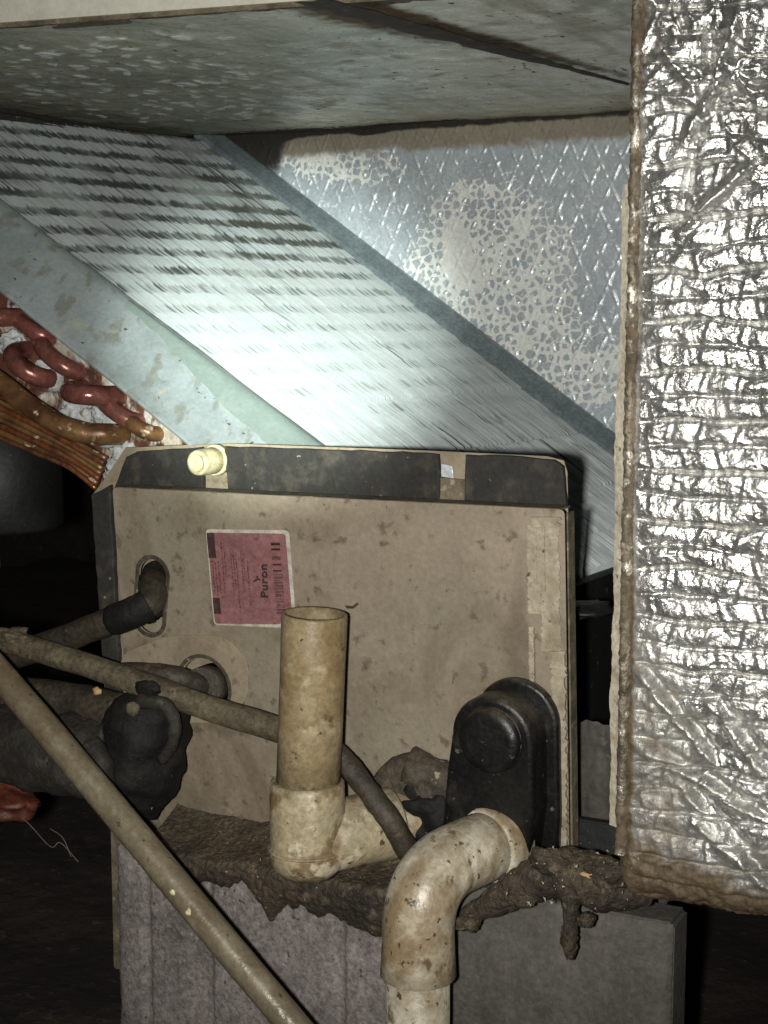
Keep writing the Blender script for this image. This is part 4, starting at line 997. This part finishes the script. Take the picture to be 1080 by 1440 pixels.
# ------------------------------------------------------------------ side wall and scraps in the gap
gw = thing('inner_side_wall', 'dark grimy sheet metal wall in the gap left of the foil duct', 'metal wall', (0.25, 0.2, -0.15))
link('sheet', box(0.262, 0.268, 0.0, 0.6, -0.17, 0.0, 0.001), 'dark_sheet', gw)
link('floor_lip', box(0.20, 0.262, 0.03, 0.5, -0.178, -0.172, 0.001), 'dark_sheet', gw)
link('fallen_foil', lump(at(822, 858, 0.08), (0.018, 0.03, 0.006), 5, 0.5, 3), 'black_metal', gw)
g0, g1 = at(800, 1010, 0.06), at(885, 1225, 0.06)
Xg, Zg = np.meshgrid(np.linspace(g0[0] - 0.01, g1[0], 40), np.linspace(g1[2] - 0.01, g0[2], 60), indexing='ij')
link('hanging_sheet', grid_mesh(np.stack([Xg, 0.06 + 0.012 * (fbm(Xg * 25, Zg * 18, 3) - .5) + 0.003 * (fbm(Xg * 120, Zg * 90, 5) - .5), Zg + 0.012 * (fbm(Xg * 60, Zg * 3, 9) - .5)], -1)), 'dark_sheet', gw)
link('tan_scrap', lump(at(838, 1232, -0.10), (0.010, 0.004, 0.0035), 15, 0.35, 3), 'tan', gw)

# ------------------------------------------------------------------ foil-wrapped duct on the right
YD = -0.10
xd0 = at(881, 600, YD)[0]; zd0 = at(875, 1262, YD)[2]
duct = thing('foil_wrapped_duct', 'tall duct wrapped in crinkled silver bubble foil at the right', 'duct', (xd0 + 0.15, YD + 0.1, zd0))
ns, nt = 340, 800
s = np.linspace(-0.05, 0.30, ns)[:, None] + np.zeros((1, nt)); t = np.linspace(-0.075, 0.66, nt)[None, :] + np.zeros((ns, 1))
def fold(v, r):
    """v>=r: straight; 0..r*pi/2 below: arc; beyond: straight back. returns (pos, back)."""
    L = r * math.pi / 2
    th = np.clip((r - v) / r, 0, math.pi / 2)
    pos = np.where(v >= r, v, r - r * np.sin(th)); back = np.where(v >= r, 0, r - r * np.cos(th))
    ex_ = np.clip((r - v) - L, 0, None)
    return pos, back + ex_
ps, bs = fold(s, 0.010); pt, bt = fold(t, 0.018)
bx = xd0 + ps; bz = zd0 + pt; by = YD + bs + bt
w1 = fbm(s * 22, t * 22, 101) - .5; w2 = fbm(s * 22, t * 22, 111) - .5
RH = 0.0158; CWd = 0.0225
tt_ = t + 0.010 * w1 + 0.02 * s * 0
row = tt_ / RH; ri = np.floor(row); fr = row - ri
rofs = _h(ri.astype(np.int64), ri.astype(np.int64) * 0 + 3, 7)
cell = (s + 0.011 * (ri % 2) + 0.006 * rofs + 0.008 * w2 + 0.004 * (fr - .5) * (1 - 2 * (ri % 2))) / CWd
cI = np.floor(cell); fc = cell - cI
ca = 0.5 + 1.0 * _h(cI.astype(np.int64), ri.astype(np.int64), 19)
bul = (np.sin(math.pi * fr) ** 0.55) * (np.sin(math.pi * fc) ** 0.45) * ca
T = sstep(0.43, 0.57, t)
cellridge = np.exp(-((fc - 0.5 + 0.5 * np.sign(fc - .5) * -1) / 0.10) ** 2)
cellridge = np.exp(-(np.minimum(fc, 1 - fc) / 0.07) ** 2) * np.sin(math.pi * fr) ** 0.5
pair = np.floor((ri + 1) / 2)
deep = 0.35 + 0.9 * ((ri % 2) == 0) * 1.0
cre = np.exp(-(fr / 0.09) ** 2) + np.exp(-((1 - fr) / 0.05) ** 2)
cre = cre * (0.35 + 0.75 * (np.where(fr < .5, ri % 2, (ri + 1) % 2) == 0)) * (0.5 + 0.9 * fbm(s * 14, ri * 7.3, 9))
wr = ridge((s + 0.01 * w1) * 70, (t + 0.01 * w2) * 95, 121, 3); wr2 = ridge(s * 38 + t * 30 + w1 * 3, t * 60 - s * 20 + w2 * 3, 131, 3)
wf = ridge(s * 170 + 2 * w2, t * 190 + 2 * w1, 141, 2)
edgef = sstep(0.006, 0.018, s)                     # quilting starts inside the taped edge
low = sstep(0.20, 0.06, t)
hgt = edgef * (0.0023 * bul * (1 - 0.55 * T) * (1 - 0.35 * low) + 0.0019 * cellridge * (1 - T * .6) - 0.0024 * cre * (1 - 0.3 * T)) \
    + (0.0024 + 0.0056 * T + 0.0012 * low) * (wr2 - 0.5) + (0.0018 + 0.0015 * T) * (wr - .5) + 0.0007 * (wf - .5)
# long diagonal creases low on the face
for (p, q_, dpt) in (((905, 945), (1000, 1060), .004), ((960, 1100), (1060, 1210), .004), ((900, 1040), (1080, 1150), .003), ((985, 1150), (1090, 1250), .0035), ((1000, 980), (1085, 1090), 0.003)):
    A = at(*p, YD); B = at(*q_, YD); A2 = (A[0] - xd0, A[2] - zd0); B2 = (B[0] - xd0, B[2] - zd0)
    dd, tl = line_dist(s + 0.004 * w1, t + 0.004 * w2, A2, B2); Ln = math.hypot(B2[0] - A2[0], B2[1] - A2[1])
    m_ = sstep(-0.01, 0.01, tl) * sstep(Ln + .01, Ln - .01, tl)
    hgt += m_ * (dpt * np.exp(-((dd - .003) / 0.003) ** 2) - dpt * np.exp(-((dd + .004) / 0.003) ** 2))
for (p, q_, dpt) in (((1045, 20), (985, 160), .006), ((1030, 90), (960, 200), .005), ((1000, 30), (1000, 140), -.006), ((930, 60), (980, 130), .004), ((985, 150), (950, 330), -.004), ((1060, 220), (960, 330), .005)):
    A = at(*p, YD); B = at(*q_, YD); A2 = (A[0] - xd0, A[2] - zd0); B2 = (B[0] - xd0, B[2] - zd0)
    dd, tl = line_dist(s + 0.010 * w1, t + 0.010 * w2, A2, B2); Ln = math.hypot(B2[0] - A2[0], B2[1] - A2[1])
    hgt += sstep(-0.005, 0.01, tl) * sstep(Ln + .005, Ln - .01, tl) * dpt * np.exp(-(dd / 0.0035) ** 2)
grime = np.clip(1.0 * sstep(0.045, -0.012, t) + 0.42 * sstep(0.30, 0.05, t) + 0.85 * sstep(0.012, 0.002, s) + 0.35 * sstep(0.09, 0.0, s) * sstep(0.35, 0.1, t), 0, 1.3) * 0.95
crease_shade = np.clip(edgef * (np.exp(-(fr / 0.05) ** 2) + np.exp(-((1 - fr) / 0.03) ** 2)) * cre * 0.75 + 0.8 * sstep(0.40, 0.30, wr2) * T, 0, 1)  # shade in creases and upper wrinkle valleys, painted as dark colour
# displace along the folded surface's normal (front: -y, left: -x, bottom: -z)
ths = np.clip((0.010 - s) / 0.010, 0, math.pi / 2); tht = np.clip((0.018 - t) / 0.018, 0, math.pi / 2)
nx_ = -np.sin(ths); nz_ = -np.sin(tht) * np.cos(ths); ny_ = -np.cos(ths) * np.cos(tht)
P = np.stack([bx + nx_ * hgt, by + ny_ * hgt, bz + nz_ * hgt], -1)
link('foil_wrap', grid_mesh(P, True, dict(grime=grime, crease_shade=crease_shade)), 'foil', duct)
# taped brown edge running up the left side of the face
n = 420; zz_ = np.linspace(zd0 + 0.03, zd0 + 0.66, n); P = []
for k, off in enumerate((-0.0025, -0.0005, 0.002, 0.0045, 0.0065)):
    xw = xd0 + off + 0.0022 * (fbm(zz_ * 60, np.full(n, k * .6), 5) - .5) + 0.0018 * (fbm(zz_ * 300, np.full(n, k * 3.), 6) - .5)
    yv = YD - 0.0030 - 0.0006 * math.sin(math.pi * k / 4) + (0.006 if k == 0 else 0) + (0.0045 if k == 4 else 0) + 0.0034 * (fbm(zz_ * 170, np.full(n, k * 2.), 8) - .5)
    P.append(np.stack([xw, yv, zz_], -1))
link('edge_tape', grid_mesh(np.array(P)), 'tape_brown', duct)
# cream paper facing that shows beyond the tape
n = 300; zz_ = np.linspace(at(870, 1160, YD + .02)[2], at(880, 260, YD + .02)[2], n); P = []
x0_ = at(866, 700, YD + 0.02)[0]
for k in range(5):
    f = k / 4
    left = x0_ + 0.0035 * (fbm(zz_ * 22, zz_ * 0 + 1, 4) - .35) + 0.0016 * (fbm(zz_ * 200, zz_ * 0 + 2, 6) - .5)
    P.append(np.stack([left + (xd0 + 0.006 - left) * f, YD + 0.018 - 0.012 * f + 0.002 * (fbm(zz_ * 90, zz_ * 0 + k, 3) - .5), zz_], -1))
link('paper_facing', grid_mesh(np.array(P)), 'paper', duct)
